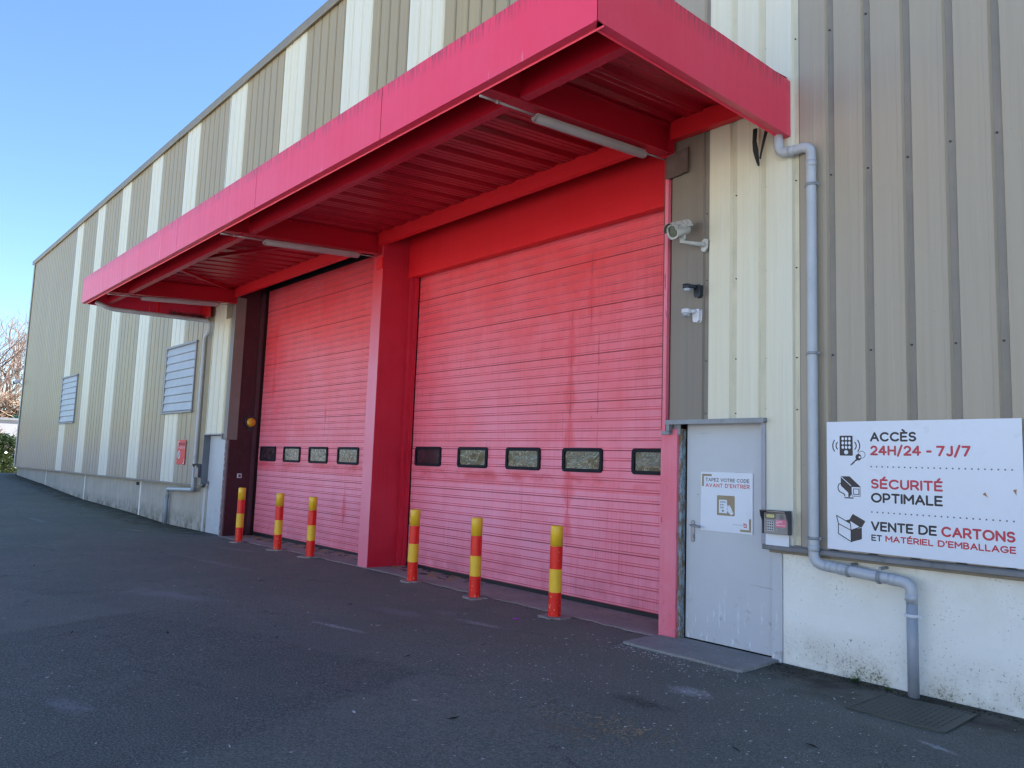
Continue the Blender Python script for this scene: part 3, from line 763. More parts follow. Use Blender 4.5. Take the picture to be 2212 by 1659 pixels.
# ---- louvre windows
for (a, b, z0, z1) in ((-19.66, -17.60, 2.545, 4.08), (-30.9, -28.72, 2.51, 4.06)):
    m = MB(); y = 5.985
    m.box(a, a + .05, y, 6.04, z0, z1); m.box(b - .05, b, y, 6.04, z0, z1); m.box(a - .04, b + .04, y - .02, 6.04, z1, z1 + .045); m.box(a - .04, b + .04, y - .03, 6.04, z0 - .05, z0 - .01)
    f = m.build('louvre_window', M_FLASH, WH, .003)
    n = 8; h = (z1 - z0) / n
    for k in range(n):
        s = MB(); zb = z0 + k * h
        s.add([(a + .05, y + .03, zb + h * 1.0), (b - .05, y + .03, zb + h * 1.0), (b - .05, y + .005, zb + .02), (a + .05, y + .005, zb + .02), (a + .05, y + .035, zb), (b - .05, y + .035, zb)], [(0, 3, 2, 1), (3, 4, 5, 2)])
        s.build('louvre_slat', M_SLAT, f)

# ---------------------------------------------------------------- canopy
CF, ZB, ZT = 3.517, 4.487, 4.992
XL, XR = -17.11, -3.272
def zbeam(y): return 4.487 + (y - 3.6) * .080      # underside of the cross beams
def zdeck(y): return zbeam(y) + .300
m = MB()
pitch = .333; n = int((XR - XL - .06) / pitch); w = (XR - XL - .06) / n
vs = []; fs = []; prof = []
for i in range(n):
    a = XL + .03 + i * w
    prof += [(a, 0), (a + .20, 0)] if False else [(a, 0), (a + .05, 0), (a + .056, .006), (a + .066, .006), (a + .072, 0), (a + .12, 0), (a + .126, .006), (a + .136, .006), (a + .142, 0), (a + .19, 0), (a + .215, .045), (a + .305, .045)]
prof.append((XR - .03, 0))
for (x, dz) in prof: vs += [(x, 3.56, zdeck(3.56) + dz), (x, 6.03, zdeck(6.03) + dz)]
for k in range(len(prof) - 1): fs.append((2 * k, 2 * k + 1, 2 * k + 3, 2 * k + 2))
m.add(vs, fs)
m.add([(XL + .03, 3.56, zdeck(3.56) + .06), (XR - .03, 3.56, zdeck(3.56) + .06), (XR - .03, 6.03, zdeck(6.03) + .06), (XL + .03, 6.03, zdeck(6.03) + .06)], [(0, 1, 2, 3)])
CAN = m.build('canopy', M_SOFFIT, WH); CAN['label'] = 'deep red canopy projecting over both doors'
def front_panel(x0, x1):
    m = MB(); e = .0045
    x0 += e; x1 -= e; t = .004
    P = [(CF, ZB), (CF, ZT), (CF + .07, ZT + .004), (CF + .07, ZT - .02), (CF + t, ZT - .006), (CF + t, ZB + t), (CF + .072, ZB + t), (CF + .078, ZB - .012), (CF + .074, ZB - .014), (CF + .070, ZB)]
    v = [(x0, y, z) for y, z in P] + [(x1, y, z) for y, z in P]; n = len(P)
    F = [tuple(range(n)), tuple(range(2 * n - 1, n - 1, -1))] + [(i, n + i, n + (i + 1) % n, (i + 1) % n) for i in range(n)]
    m.add(v, F); return m
JX = [XL, -14.305, -11.51, -8.733, -5.95, XR]
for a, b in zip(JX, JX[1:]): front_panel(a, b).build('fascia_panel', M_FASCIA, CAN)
for x in JX[1:-1]:
    m = MB(); m.box(x - .03, x + .03, CF + .006, CF + .010, ZB + .006, ZT - .01); m.build('joint_backing', M_DARK, CAN)
for (x, s) in ((XR, -1), (XL, 1)):
    m = MB(); t = .004
    P = [(x, ZB), (x, ZT), (x + s * .07, ZT + .004), (x + s * .07, ZT - .02), (x + s * t, ZT - .006), (x + s * t, ZB + t), (x + s * .072, ZB + t), (x + s * .078, ZB - .012), (x + s * .074, ZB - .014), (x + s * .07, ZB)]
    n = len(P); v = [(q, CF + .0, z) for q, z in P] + [(q, 6.015, z) for q, z in P]
    # mitre the front end
    v[:n] = [(q, CF + abs(q - x) + .001, z) for q, z in P]
    m.add(v, [tuple(range(n)), tuple(range(2 * n - 1, n - 1, -1))] + [(i, n + i, n + (i + 1) % n, (i + 1) % n) for i in range(n)])
    m.build('side_fascia', M_FASCIA, CAN)
m = MB(); m.box(XR - .035, XR + .004, CF - .004, CF - .0005, ZB + .002, ZT + .003); m.box(XR + .0005, XR + .004, CF - .004, CF + .035, ZB + .002, ZT + .003); m.build('corner_trim', M_FASCIA, CAN)
def ibeam(m, a, b, h, w, tf=.011, tw=.008):
    "I section; a, b are the ends of the underside centre line"
    a, b = Vector(a), Vector(b); up = Vector((0, 0, 1))
    m.bar(a + up * tf / 2, b + up * tf / 2, w, tf); m.bar(a + up * (h - tf / 2), b + up * (h - tf / 2), w, tf)
    m.bar(a + up * h / 2, b + up * h / 2, tw, h - 2 * tf)
for xb in (-4.56, -9.97, -15.5):
    m = MB(); ibeam(m, (xb, 3.62, zbeam(3.62)), (xb, 5.985, zbeam(5.985)), .29, .13)
    m.box(xb - .075, xb + .075, 5.975, 5.99, zbeam(6) - .02, 5.0)
    for y in (3.86, 4.06, 5.75, 5.9):
        for s in (-.045, .045): m.tube([(xb + s, y, zbeam(y) - .010), (xb + s, y, zbeam(y) + .002)], .010, 6)
    m.build('cross_beam', M_REDSH, CAN)
segs = [(-16.95, -15.57), (-15.43, -10.04), (-9.90, -4.63), (-4.49, -3.35)]
for (a, b) in segs:
    m = MB(); m.box(a, b, 3.93, 3.94, 4.525, 4.80); m.box(a, b, 3.94, 4.02, 4.525, 4.535); m.box(a, b, 3.94, 4.02, 4.79, 4.80)
    m.build('edge_beam', M_REDSH, CAN)
    m = MB(); m.box(a, b, 5.925, 5.935, 4.80, 4.99); m.box(a, b, 5.935, 6.005, 4.80, 4.812)
    m.build('wall_beam', M_RED, CAN)
for (p0, p1) in (((-13.55, 4.03, 4.74), (-15.42, 5.86, 4.90)), ((-13.35, 4.03, 4.74), (-10.05, 5.60, 4.86))):
    m = MB(); m.bar(p0, p1, .055, .008); m.bar(Vector(p0) + Vector((0, 0, .03)), Vector(p1) + Vector((0, 0, .03)), .006, .052); m.build('diagonal_brace', M_REDSH, CAN)
m = MB(); m.box(-17.0, -16.92, 4.9, 4.95, 4.5, 4.85); m.build('hanger', M_RED, CAN)
m = MB(); m.box(-17.05, -16.62, 5.84, 5.90, 4.52, 4.85); m.box(-17.05, -15.57, 5.925, 5.935, 4.80, 4.95); m.build('end_bracket', M_RED, CAN)

# ---------------------------------------------------------------- batten lights
def batten(xb, label, y0=4.19, y1=5.66):
    x = xb - .035
    t = thing('batten_light', (x, (y0 + y1) / 2, zbeam(4.9) - .05), label, 'light fitting', 'tube lights under the canopy')
    def zc(y): return zbeam(y) - .055
    m = MB(); m.bar((x, y0 + .02, zc(y0) + .022), (x, y1 - .02, zc(y1) + .022), .055, .03); m.build('housing', M_DIFF, t)
    m = MB(); N = 10
    vs = []; fs = []
    for y in (y0, y0 + .02, y1 - .02, y1):
        k = .8 if y in (y0, y1) else 1
        for i in range(N): a = PI + PI * i / (N - 1); vs.append((x + .046 * k * math.cos(a), y, zc(y) + .008 + .048 * k * math.sin(a)))
    for j in range(3):
        for i in range(N - 1): fs.append((j * N + i, j * N + i + 1, (j + 1) * N + i + 1, (j + 1) * N + i))
    fs += [tuple(range(N)), tuple(range(4 * N - 1, 3 * N - 1, -1))]
    m.add(vs, fs, 0, True); m.build('diffuser', M_DIFF, t)
    m = MB(); m.tube([(x, 3.60, zc(3.6) + .03), (x, 3.77, zc(3.77) + .027)], .010, 8); m.tube([(x, 3.768, zc(3.77) + .027), (x, 3.792, zc(3.79) + .027)], .016, 8); m.tube([(x, 3.79, zc(3.79) + .027), (x, y0, zc(y0) + .02)], .010, 8); m.build('conduit', M_DIFF, t)
    m = MB(); m.tube([(x, y1, zc(y1) + .02), (x, 5.97, zc(5.97) + .02)], .008, 8); m.build('conduit', M_DIFF, t)
batten(-4.56, 'long tube light under the canopy beam nearest the grey door')
batten(-9.97, 'long tube light under the canopy beam above the red pillar')
batten(-15.5, 'tube light under the farthest canopy beam by the left gutter pipe')

# ---------------------------------------------------------------- downpipes
def clip(m, x, y, z, r, horiz=False):
    if horiz:
        m.tube([(x - .012, y, z), (x + .012, y, z)], r + .006, 14); m.box(x - .012, x + .012, y, YP, z + r, z + r + .02)
    else:
        m.tube([(x, y, z - .012), (x, y, z + .012)], r + .005, 14); m.box(x - r - .02, x + r + .02, y + .0, y + .012, z - .011, z + .011); m.box(x - .02, x + .02, y + r - .005, YV, z - .012, z + .012)
def collar(m, p, d, r, l=.06): 
    d = Vector(d).normalized(); p = Vector(p); m.tube([p - d * l / 2, p + d * l / 2], r, 14)
R1 = .041; y = 5.955
t = thing('downpipe', (-2.33, 5.98, 0), 'grey plastic downpipe with two elbows beside the large white sign', 'downpipe', 'grey rainwater downpipes')
m = MB(); m.tube(bend([(-3.345, 5.93, 4.50), (-3.345, y, 4.325), (-3.055, y, 4.325), (-3.055, y, .86), (-2.33, y + .03, .80), (-2.33, y + .035, .66)], .085, 8), R1, 16)
m.build('pipe', M_PIPE, t)
m = MB(); m.tube([(-2.33, y + .035, .70), (-2.33, y + .035, -.03)], .0385, 16); m.build('lower_pipe', M_PIPED, t)
m = MB()
for (p_, d_) in (((-3.055, y, 4.16), (0, 0, 1)), ((-3.055, y, .98), (0, 0, 1)), ((-3.225, y, 4.325), (1, 0, 0)), ((-2.93, y + .006, .851), (.72, .03, -.06)), ((-2.84, y + .010, .842), (.72, .03, -.06)), ((-2.46, y + .025, .811), (.72, .03, -.06)), ((-2.33, y + .033, .70), (0, 0, 1))):
    m = MB(); collar(m, p_, d_, R1 + .003, .05); m.build('pipe_socket', M_PIPE, t)
for z in (3.98, 2.55, 1.06):
    m = MB(); clip(m, -3.055, y, z, R1); m.build('pipe_clip', M_FLASH, t)
for x in (-2.78, -2.55):
    m = MB(); m.tube([(x - .012, y + .015, .838 + (x + 2.83) * -.083), (x + .012, y + .015, .838 + (x + 2.83) * -.083)], R1 + .006, 14); m.box(x - .01, x + .01, y + .02, YP, .87, .89); m.build('pipe_clip', M_FLASH, t)
m = MB(); clip(m, -2.33, y + .035, .57, .0385); m.build('pipe_clip', M_PLW, t)
t = thing('downpipe', (-18.95, 5.98, -.08), 'thin grey downpipe running from under the far canopy end past the louvred window', 'downpipe', 'grey rainwater downpipes')
m = MB(); m.tube(bend([(-16.9, 3.72, 4.52), (-16.88, 4.0, 4.42), (-16.72, 5.93, 4.44), (-16.74, 5.94, 4.22), (-17.0, 5.95, 4.12), (-17.02, 5.95, .80), (-18.88, 6.02, .74), (-18.9, 6.03, .55)], .1, 7), .044, 14); m.build('pipe', M_PIPE, t)
m = MB(); m.tube([(-18.9, 6.03, .62), (-18.9, 6.03, -.1)], .042, 14); m.build('lower_pipe', M_PIPED, t)
m = MB()
for p_, d_ in (((-17.02, 5.95, 3.4), (0, 0, 1)), ((-17.02, 5.95, 1.5), (0, 0, 1)), ((-18.0, 5.99, .768), (1, 0, 0)), ((-18.9, 6.03, .6), (0, 0, 1))): m = MB(); collar(m, p_, d_, .048, .06); m.build('pipe_socket', M_PIPE, t)
m = MB(); rr = random.Random(4)
for i in range(220):
    yy = rr.uniform(5.15, 5.85); a = rr.uniform(0, 2 * PI); l = rr.uniform(.05, .14); p0 = Vector((-16.83 + rr.gauss(0, .05), yy, 4.50 + abs(rr.gauss(0, .03))))
    m.tube([p0, p0 + Vector((math.cos(a) * l, math.sin(a) * l, rr.uniform(-.02, .03)))], .003, 3)
solo(m, 'bird_nest', M_CARD, 'untidy dark nest of twigs on the far gutter pipe under the canopy', 'nest')

# ---------------------------------------------------------------- bollards
BOL = [(512, 1172, 520, 1053, -.03), (596, 1189, 604, 1065, -.01), (667, 1204, 677, 1073, 0), (888, 1258, 895, 1100, 0), (1024, 1294, 1030, 1118, 0), (1198, 1336, 1203, 1135, 0)]
BL = ['red and yellow banded bollard by the dark maroon jamb, farthest from the grey door', 'second red and yellow bollard from the maroon jamb, before the far red door',
      'red and yellow bollard just left of the red pillar', 'red and yellow bollard just right of the red pillar', 'chipped red and yellow bollard in the middle of the near red door',
      'red and yellow bollard nearest the grey door and camera']
def mk_bollard(h, seed):
    rr = random.Random(seed)
    r = .067; N = 24
    t = thing('bollard', (0, 0, 0), 'x', 'bollard', 'red and yellow bollards before the doors')
    zs = [0, .26, .50, .735, h]
    zs = [z * h / .95 if 0 < z < h else z for z in zs]
    for k, (a, b) in enumerate(zip(zs, zs[1:])):
        m = MB()
        if k < 3: m.tube([(0, 0, a - (.05 if k == 0 else 0)), (0, 0, b)], r + (.0006 if k % 2 else 0), N, cap=False)
        else:
            m.tube([(0, 0, a), (0, 0, b - .012), (0, 0, b - .004), (0, 0, b)], [r, r, r - .004, r - .012], N)
        m.build('painted_band', M_YEL if k % 2 else M_BRED, t)
    m = MB(); P = [(.0 + .16 * (1 + .25 * rr.uniform(-1, 1)) * math.cos(2 * PI * i / 18), .13 * (1 + .25 * rr.uniform(-1, 1)) * math.sin(2 * PI * i / 18)) for i in range(18)]
    m.prismz(P, -.04, .016); m.build('concrete_footing', M_SLAB, t)
    return t
for i, (bx, by, tx, ty, gz0) in enumerate(BOL):
    v = Rm @ Vector((bx - 1106, by - 829.5, FOC)); tt = (gz0 - 1.55) / v.z; P = EYE + v * tt
    P.y += .067 * .66; P.x -= .067 * .74
    top = at(tx, ty, P.y); h = top.z - gz0
    b = mk_bollard(h, i); b.location = (P.x, P.y, gz0); b['label'] = BL[i]
    b.rotation_euler = (rnd.uniform(-.006, .006), rnd.uniform(-.008, .008), rnd.uniform(0, 6.28))

# ---------------------------------------------------------------- lettering
def arc(cx, cy, rx_, ry_, a0, a1, n=12): return [(cx + rx_ * math.cos(math.radians(a0 + (a1 - a0) * k / n)), cy + ry_ * math.sin(math.radians(a0 + (a1 - a0) * k / n))) for k in range(n + 1)]
GL = {
 'A': (.84, [[(0, 0), (.42, 1), (.84, 0)], [(.15, .34), (.69, .34)]]),
 'B': (.66, [[(0, 0), (0, 1), (.33, 1)] + arc(.33, .76, .26, .24, 90, -90) + [(0, .52)], [(.33, .52)] + arc(.36, .26, .30, .26, 90, -90) + [(0, 0)]]),
 'C': (.86, [arc(.48, .5, .48, .5, 45, 315, 20)]),
 'D': (.80, [[(0, 0), (0, 1), (.30, 1)] + arc(.32, .5, .48, .5, 90, -90, 16) + [(0, 0)]]),
 'E': (.62, [[(.62, 1), (0, 1), (0, 0), (.62, 0)], [(0, .51), (.55, .51)]]),
 'G': (.92, [arc(.48, .5, .48, .5, 45, 330, 20) + [(.90, .44), (.52, .44)]]),
 'H': (.72, [[(0, 0), (0, 1)], [(.72, 0), (.72, 1)], [(0, .5), (.72, .5)]]),
 'I': (.0, [[(0, 0), (0, 1)]]),
 'J': (.46, [[(.46, 1), (.46, .28)] + arc(.23, .27, .23, .27, 0, -145)]),
 'L': (.56, [[(0, 1), (0, 0), (.56, 0)]]),
 'M': (.90, [[(0, 0), (0, 1), (.45, .38), (.90, 1), (.90, 0)]]),
 'N': (.76, [[(0, 0), (0, 1), (.76, 0), (.76, 1)]]),
 'O': (1.0, [arc(.5, .5, .5, .5, 0, 360, 24)]),
 'P': (.64, [[(0, 0), (0, 1), (.34, 1)] + arc(.34, .69, .30, .31, 90, -90) + [(0, .38)]]),
 'R': (.68, [[(0, 0), (0, 1), (.34, 1)] + arc(.34, .71, .31, .29, 90, -90) + [(0, .42)], [(.36, .42), (.68, 0)]]),
 'S': (.66, [arc(.34, .745, .30, .255, 30, 270, 12)[:-1] + arc(.33, .255, .32, .255, 90, -150, 12)]),
 'T': (.72, [[(0, 1), (.72, 1)], [(.36, 1), (.36, 0)]]),
 'U': (.70, [[(0, 1), (0, .36)] + arc(.35, .35, .35, .35, 180, 360) + [(.70, 1)]]),
 'V': (.80, [[(0, 1), (.40, 0), (.80, 1)]]),
 'X': (.7, [[(0, 0), (.7, 1)], [(0, 1), (.7, 0)]]),
 'Z': (.66, [[(0, 1), (.66, 1), (0, 0), (.66, 0)]]),
 '2': (.62, [arc(.31, .69, .30, .31, 160, -38, 12) + [(.0, 0), (.64, 0)]]),
 '4': (.74, [[(.50, 1), (0, .30), (.74, .30)], [(.52, 1), (.52, 0)]]),
 '7': (.62, [[(0, 1), (.62, 1), (.20, 0)]]),
 '/': (.42, [[(0, -.14), (.42, 1.12)]]), '-': (.34, [[(0, .45), (.34, .45)]]), "'": (.06, [[(.06, 1.04), (.0, .80)]]), ' ': (.18, []),
}
GL['È'] = (.62, GL['E'][1] + [[(.16, 1.38), (.34, 1.22)]]); GL['É'] = (.62, GL['E'][1] + [[(.26, 1.20), (.42, 1.36)]])
def split(st):
    out = []; cur = [st[0]]
    for i in range(1, len(st)):
        cur.append(st[i])
        if i < len(st) - 1:
            a = Vector((st[i][0] - st[i - 1][0], st[i][1] - st[i - 1][1])); b = Vector((st[i + 1][0] - st[i][0], st[i + 1][1] - st[i][1]))
            if a.length > 1e-6 and b.length > 1e-6 and a.angle(b) > math.radians(42): out.append(cur); cur = [st[i]]
    out.append(cur); return out
def stroke(m, pts, y, hw, mi=0, depth=.0009):
    "flat rounded stroke in the plane y"
    P = [Vector((x, 0, z)) for x, z in pts]
    Q = [P[0]]
    for p_ in P[1:]:
        if (p_ - Q[-1]).length > 1e-5: Q.append(p_)
    if len(Q) < 2: return
    d0 = (Q[0] - Q[1]).normalized(); d1 = (Q[-1] - Q[-2]).normalized()
    pts2 = [Q[0] + d0 * hw * f for f in (.98, .85, .5)] + Q + [Q[-1] + d1 * hw * f for f in (.5, .85, .98)]
    rs = [hw * f for f in (.2, .53, .87)] + [hw] * len(Q) + [hw * f for f in (.87, .53, .2)]
    m.tube([(p_.x, y, p_.z) for p_ in pts2], rs, 8, mi, flat=depth)
def text(m, s, x0, x1, zb, h, y, wt, mi=0, gap=.30):
    "cap height h between baseline zb; fitted between x0 and x1 (outer edges)"
    hw = wt * h / 2
    tot = 0
    for i, ch_ in enumerate(s): tot += GL[ch_][0] + (gap if i < len(s) - 1 else 0)
    hh = h - 2 * hw; kx = (x1 - x0 - 2 * hw) / (tot * hh); cx = x0 + hw
    for ch_ in s:
        w_, sts = GL[ch_]
        for st in sts:
            for part in split(st): stroke(m, [(cx + px * hh * kx, zb + hw + pz * hh) for px, pz in part], y, hw, mi)
        cx += (w_ + gap) * hh * kx

# ---------------------------------------------------------------- large white sign
KS = 5.985 / 6.04
def sx(u): return (u - 3.0) * KS
def sz(z): return 1.55 + (z - 1.55) * KS
def S2(pts): return [(sx(a), sz(b)) for a, b in pts]
t = thing('information_sign', (sx(.69), 5.99, sz(.985)), 'large white sign with access, security and carton lines and three icons', 'sign')
m = MB(); vs = []; fs = []; nxs = 14
YS = 5.985
def bow(u): return -.012 * max(0, (u - .5) / .9) ** 2
for i in range(nxs + 1):
    u = .018 + (1.385 - .018) * i / nxs
    vs += [(sx(u), YS, sz(.983)), (sx(u), YS, sz(1.992)), (sx(u), YS + .004, sz(1.992)), (sx(u), YS + .004, sz(.983))]
for i in range(nxs):
    a, b = 4 * i, 4 * i + 4
    fs += [(a, b, b + 1, a + 1), (a + 1, b + 1, b + 2, a + 2), (a + 2, b + 2, b + 3, a + 3), (a + 3, b + 3, b, a)]
fs += [(0, 1, 2, 3), (4 * nxs + 3, 4 * nxs + 2, 4 * nxs + 1, 4 * nxs)]
m.add(vs, fs); m.build('board', M_BOARD, t)
yt = YS - .0008
def T2(s, u0, u1, zb, zt, wt, mat, gap=.30, nm='lettering'):
    m = MB(); text(m, s, sx(u0), sx(u1), sz(zb), sz(zt) - sz(zb), yt, wt, 0, gap); m.build(nm, mat, t)
T2('ACCÈS', .365, .706, 1.833, 1.906, .20, M_INK)
T2('24H/24', .365, .737, 1.727, 1.803, .205, M_REDINK)
T2('-', .772, .810, 1.723, 1.803, .205, M_REDINK)
T2('7J/7', .840, 1.068, 1.726, 1.803, .205, M_REDINK)
T2('SÉCURITÉ', .365, .880, 1.472, 1.547, .20, M_REDINK)
T2('OPTIMALE', .366, .877, 1.366, 1.441, .20, M_INK)
T2('VENTE', .363, .672, 1.152, 1.224, .20, M_INK)
T2('DE', .706, .833, 1.152, 1.224, .20, M_INK)
T2('CARTONS', .862, 1.326, 1.151, 1.225, .20, M_REDINK)
T2('ET', .364, .444, 1.076, 1.124, .195, M_INK)
T2('MATÉRIEL', .469, .808, 1.077, 1.124, .205, M_REDINK)
T2("D'EMBALLAGE", .837, 1.327, 1.077, 1.125, .205, M_REDINK)
for zz in (1.640, 1.2935):
    m = MB()
    for k in range(24): m.prism(ell(sx(.371 + (1.319 - .371) * k / 23), sz(zz), .0062, .0062, 10), yt, YS + .0005)
    m.build('dotted_line', M_DOTINK, t)
# keypad and key icon
m = MB(); m.prism([(x, z) for x, z in rrect(sx(.124), sx(.229), sz(1.722), sz(1.880), .007)], yt, YS + .001)
for (cx, rr_, a) in ((.176, .081, 27), (.176, .108, 27)):
    for s in (1, -1):
        pts = [(sx(cx + s * rr_ * math.cos(math.radians(q))), sz(1.800 + rr_ * .9 * math.sin(math.radians(q)) * (.9 if rr_ > .09 else .75))) for q in range(-30, 31, 6)]
        stroke(m, pts, yt, .0042)
m.prism(ell(sx(.273), sz(1.711), .0225, .0255, 20), yt - .0004, YS + .001)
m.prism(S2([(.256, 1.698), (.2105, 1.653), (.208, 1.646), (.2165, 1.646), (.222, 1.654), (.227, 1.652), (.232, 1.656), (.232, 1.663), (.239, 1.663), (.243, 1.668), (.243, 1.676), (.251, 1.677), (.268, 1.690)]), yt - .0002, YS + .001)
stroke(m, [(sx(.299 + .0265 * math.cos(q)), sz(1.731 + .0275 * math.sin(q))) for q in [2 * PI * k / 24 for k in range(25)]], yt, .0019)
m.build('keypad_icon', M_INK, t)
m = MB()
for r_ in range(3):
    for c_ in range(3): m.prism(ell(sx(.1495 + c_ * .0270), sz(1.856 - r_ * .0340), .0098, .0128, 14), yt - .0008, yt - .0002)
m.prism(ell(sx(.1765), sz(1.749), .0165, .0165, 18), yt - .0008, yt - .0002)
m.prism(ell(sx(.283), sz(1.7115), .0085, .0085, 12), yt - .0012, yt - .0006)
m.build('keypad_buttons', M_BOARD, t)
# camera icon
m = MB()
m.prism(S2([(.131, 1.558), (.201, 1.560), (.286, 1.482), (.2155, 1.480), (.2155, 1.431), (.208, 1.405), (.203, 1.412), (.203, 1.398), (.190, 1.398), (.190, 1.431), (.130, 1.485)]), yt, YS + .001)
stroke(m, S2([(.163, 1.3915), (.228, 1.3915)]), yt, .0045)
stroke(m, S2([(.219, 1.480), (.283, 1.480), (.283, 1.407), (.219, 1.407), (.2145, 1.44), (.2145, 1.475)]), yt - .0002, .0027)
for a, b in (((.230, 1.463), (.273, 1.463)), ((.273, 1.463), (.273, 1.421)), ((.273, 1.421), (.230, 1.421)), ((.230, 1.421), (.230, 1.463))): stroke(m, S2([a, b]), yt, .0027)
stroke(m, S2([(.130, 1.503), (.115, 1.495), (.1075, 1.475), (.109, 1.455), (.120, 1.438), (.138, 1.428), (.152, 1.423), (.160, 1.414), (.162, 1.405)]), yt, .0040)
m.build('camera_icon', M_INK, t)
m = MB(); stroke(m, S2([(.137, 1.552), (.211, 1.487)]), yt - .0008, .0032)
m.build('camera_highlight', M_BOARD, t)
# box icon
m = MB()
m.prism(S2([(.207, 1.142), (.292, 1.168), (.292, 1.084), (.287, 1.078), (.214, 1.053), (.207, 1.056)]), yt, YS + .001)
m.prism(S2([(.160, 1.214), (.197, 1.224), (.2185, 1.263), (.225, 1.268), (.317, 1.221), (.318, 1.214), (.292, 1.170), (.277, 1.171), (.2045, 1.212), (.201, 1.190)]), yt - .0001, YS + .001)
for a, b in (((.093, 1.249), (.203, 1.193)), ((.093, 1.249), (.108, 1.185)), ((.108, 1.185), (.106, 1.109)), ((.106, 1.109), (.210, 1.053)), ((.108, 1.185), (.208, 1.141)), ((.204, 1.193), (.208, 1.141)), ((.208, 1.141), (.208, 1.056)), ((.208, 1.141), (.278, 1.171))): stroke(m, S2([a, b]), yt - .0003, .0034)
m.build('box_icon', M_INK, t)
for (cx, cz, a) in ((.985 + .165, 1.46, .2), (1.33, 1.492, -.3)):
    m = MB(); m.prism([(sx(cx) + dx * math.cos(a) - dz * math.sin(a), sz(cz) + dx * math.sin(a) + dz * math.cos(a)) for dx, dz in ((-.013, .008), (.006, .02), (.010, -.002), (.016, -.020), (.006, -.008))], yt - .003, yt)
    m.build('torn_scrap', M_GULL, t)

# ---------------------------------------------------------------- notice on the grey door
t = thing('door_notice', (-3.94, 6.11, 1.03), 'white keypad notice with taupe corner marks stuck on the grey door', 'sign')
YN = 6.112; kn = 6.112 / 6.08
def nx2(x): return x * kn
def nz(z): return 1.55 + (z - 1.55) * kn
m = MB(); m.box(nx2(-4.210), nx2(-3.674), YN, YN + .006, nz(1.026), nz(1.558)); m.build('board', M_BOARD, t)
yn = YN - .0008
def NB(m, a, b, c_, d_, y0=yn): m.box(nx2(a), nx2(b), y0, YN + .001, nz(c_), nz(d_))
m = MB(); NB(m, -4.196, -4.093, 1.519, 1.538); NB(m, -4.196, -4.177, 1.425, 1.5185); NB(m, -3.709, -3.690, 1.062, 1.158); NB(m, -3.797, -3.690, 1.043, 1.0615)
m.build('corner_marks', M_GOLD, t)
m = MB(); text(m, 'TAPEZ VOTRE CODE', nx2(-4.158), nx2(-3.707), nz(1.471), .033, yn, .20, 0, .36); m.build('lettering', M_GREYINK, t)
m = MB(); text(m, "AVANT D'ENTRER", nx2(-4.158), nx2(-3.703), nz(1.419), .037, yn, .20, 0, .36); m.build('lettering', M_FADINK, t)
m = MB(); m.prism(rrect(nx2(-4.035), nx2(-3.852), nz(1.172), nz(1.350), .009), yn, YN + .001); m.build('icon_ground', M_GOLD, t)
m = MB(); m.prism(rrect(nx2(-4.013), nx2(-3.930), nz(1.193), nz(1.312), .006), yn - .0008, yn - .0001)
hand = [(-3.9475, 1.268), (-3.941, 1.270), (-3.922, 1.246), (-3.925, 1.268), (-3.918, 1.270), (-3.905, 1.243), (-3.908, 1.266), (-3.901, 1.267), (-3.884, 1.236), (-3.874, 1.212), (-3.862, 1.197), (-3.882, 1.180), (-3.888, 1.181), (-3.908, 1.195), (-3.926, 1.214), (-3.942, 1.226), (-3.940, 1.232), (-3.925, 1.226), (-3.921, 1.232)]
m.prism([(nx2(a), nz(b)) for a, b in hand], yn - .0018, yn - .0010); m.build('keypad_and_hand', M_BOARD, t)
m = MB()
for r_ in range(3):
    for c_ in range(3):
        if r_ > 0 and c_ == 2: continue
        m.prism(ell(nx2(-3.992 + c_ * .0205), nz(1.292 - r_ * .0245), .0062, .0085, 10), yn - .0015, yn - .0009)
m.prism(ell(nx2(-3.9715), nz(1.214), .010, .010, 12), yn - .0015, yn - .0009); m.build('keypad_buttons', M_GREYINK, t)
m = MB()
for rr_ in (.016, .027): stroke(m, [(nx2(-3.92) + rr_ * math.cos(math.radians(q)), nz(1.300) + rr_ * math.sin(math.radians(q))) for q in range(-5, 75, 8)], yn - .0003, .002)
m.build('wave_marks', M_FADINK, t)
m = MB(); m.prism([(nx2(a), nz(b)) for a, b in ((-3.765, 1.119), (-3.733, 1.113), (-3.730, 1.079), (-3.762, 1.081))], yn, YN + .001); m.build('red_logo', M_FADINK, t)
m = MB()
for zz in (1.104, 1.093): NB(m, -3.760, -3.737, zz - .003, zz + .002, yn - .0004)
m.build('logo_bars', M_BOARD, t)
m = MB()
for k in range(4): NB(m, -3.868 + k * .025, -3.849 + k * .025, 1.0975, 1.1005)
m.build('small_print', M_DOTINK, t)

# ---------------------------------------------------------------- red sign at the far wall
t = thing('warning_sign', (-18.1, 6.01, 1.32), 'small red prohibition sign with white corner marks on the far cladding', 'sign')
k5 = 6.0 / 6.08; a0, a1 = -18.6 * k5, -18.06 * k5; z0, z1 = 1.55 + (1.32 - 1.55) * k5, 1.55 + (1.88 - 1.55) * k5
m = MB(); m.box(a0, a1, 6.0, 6.006, z0, z1); m.build('board', M_SIGNRED, t)
y9 = 5.9975; W9 = a1 - a0; H9 = z1 - z0
def RB_(m, u0, u1, v0, v1, yy=y9): m.box(a0 + u0 * W9, a0 + u1 * W9, yy, 6.001, z0 + v0 * H9, z0 + v1 * H9)
m = MB(); RB_(m, .05, .22, .93, .96); RB_(m, .05, .09, .74, .929); RB_(m, .78, .96, .04, .07); RB_(m, .92, .96, .0705, .24); m.build('corner_marks', M_PLW, t)
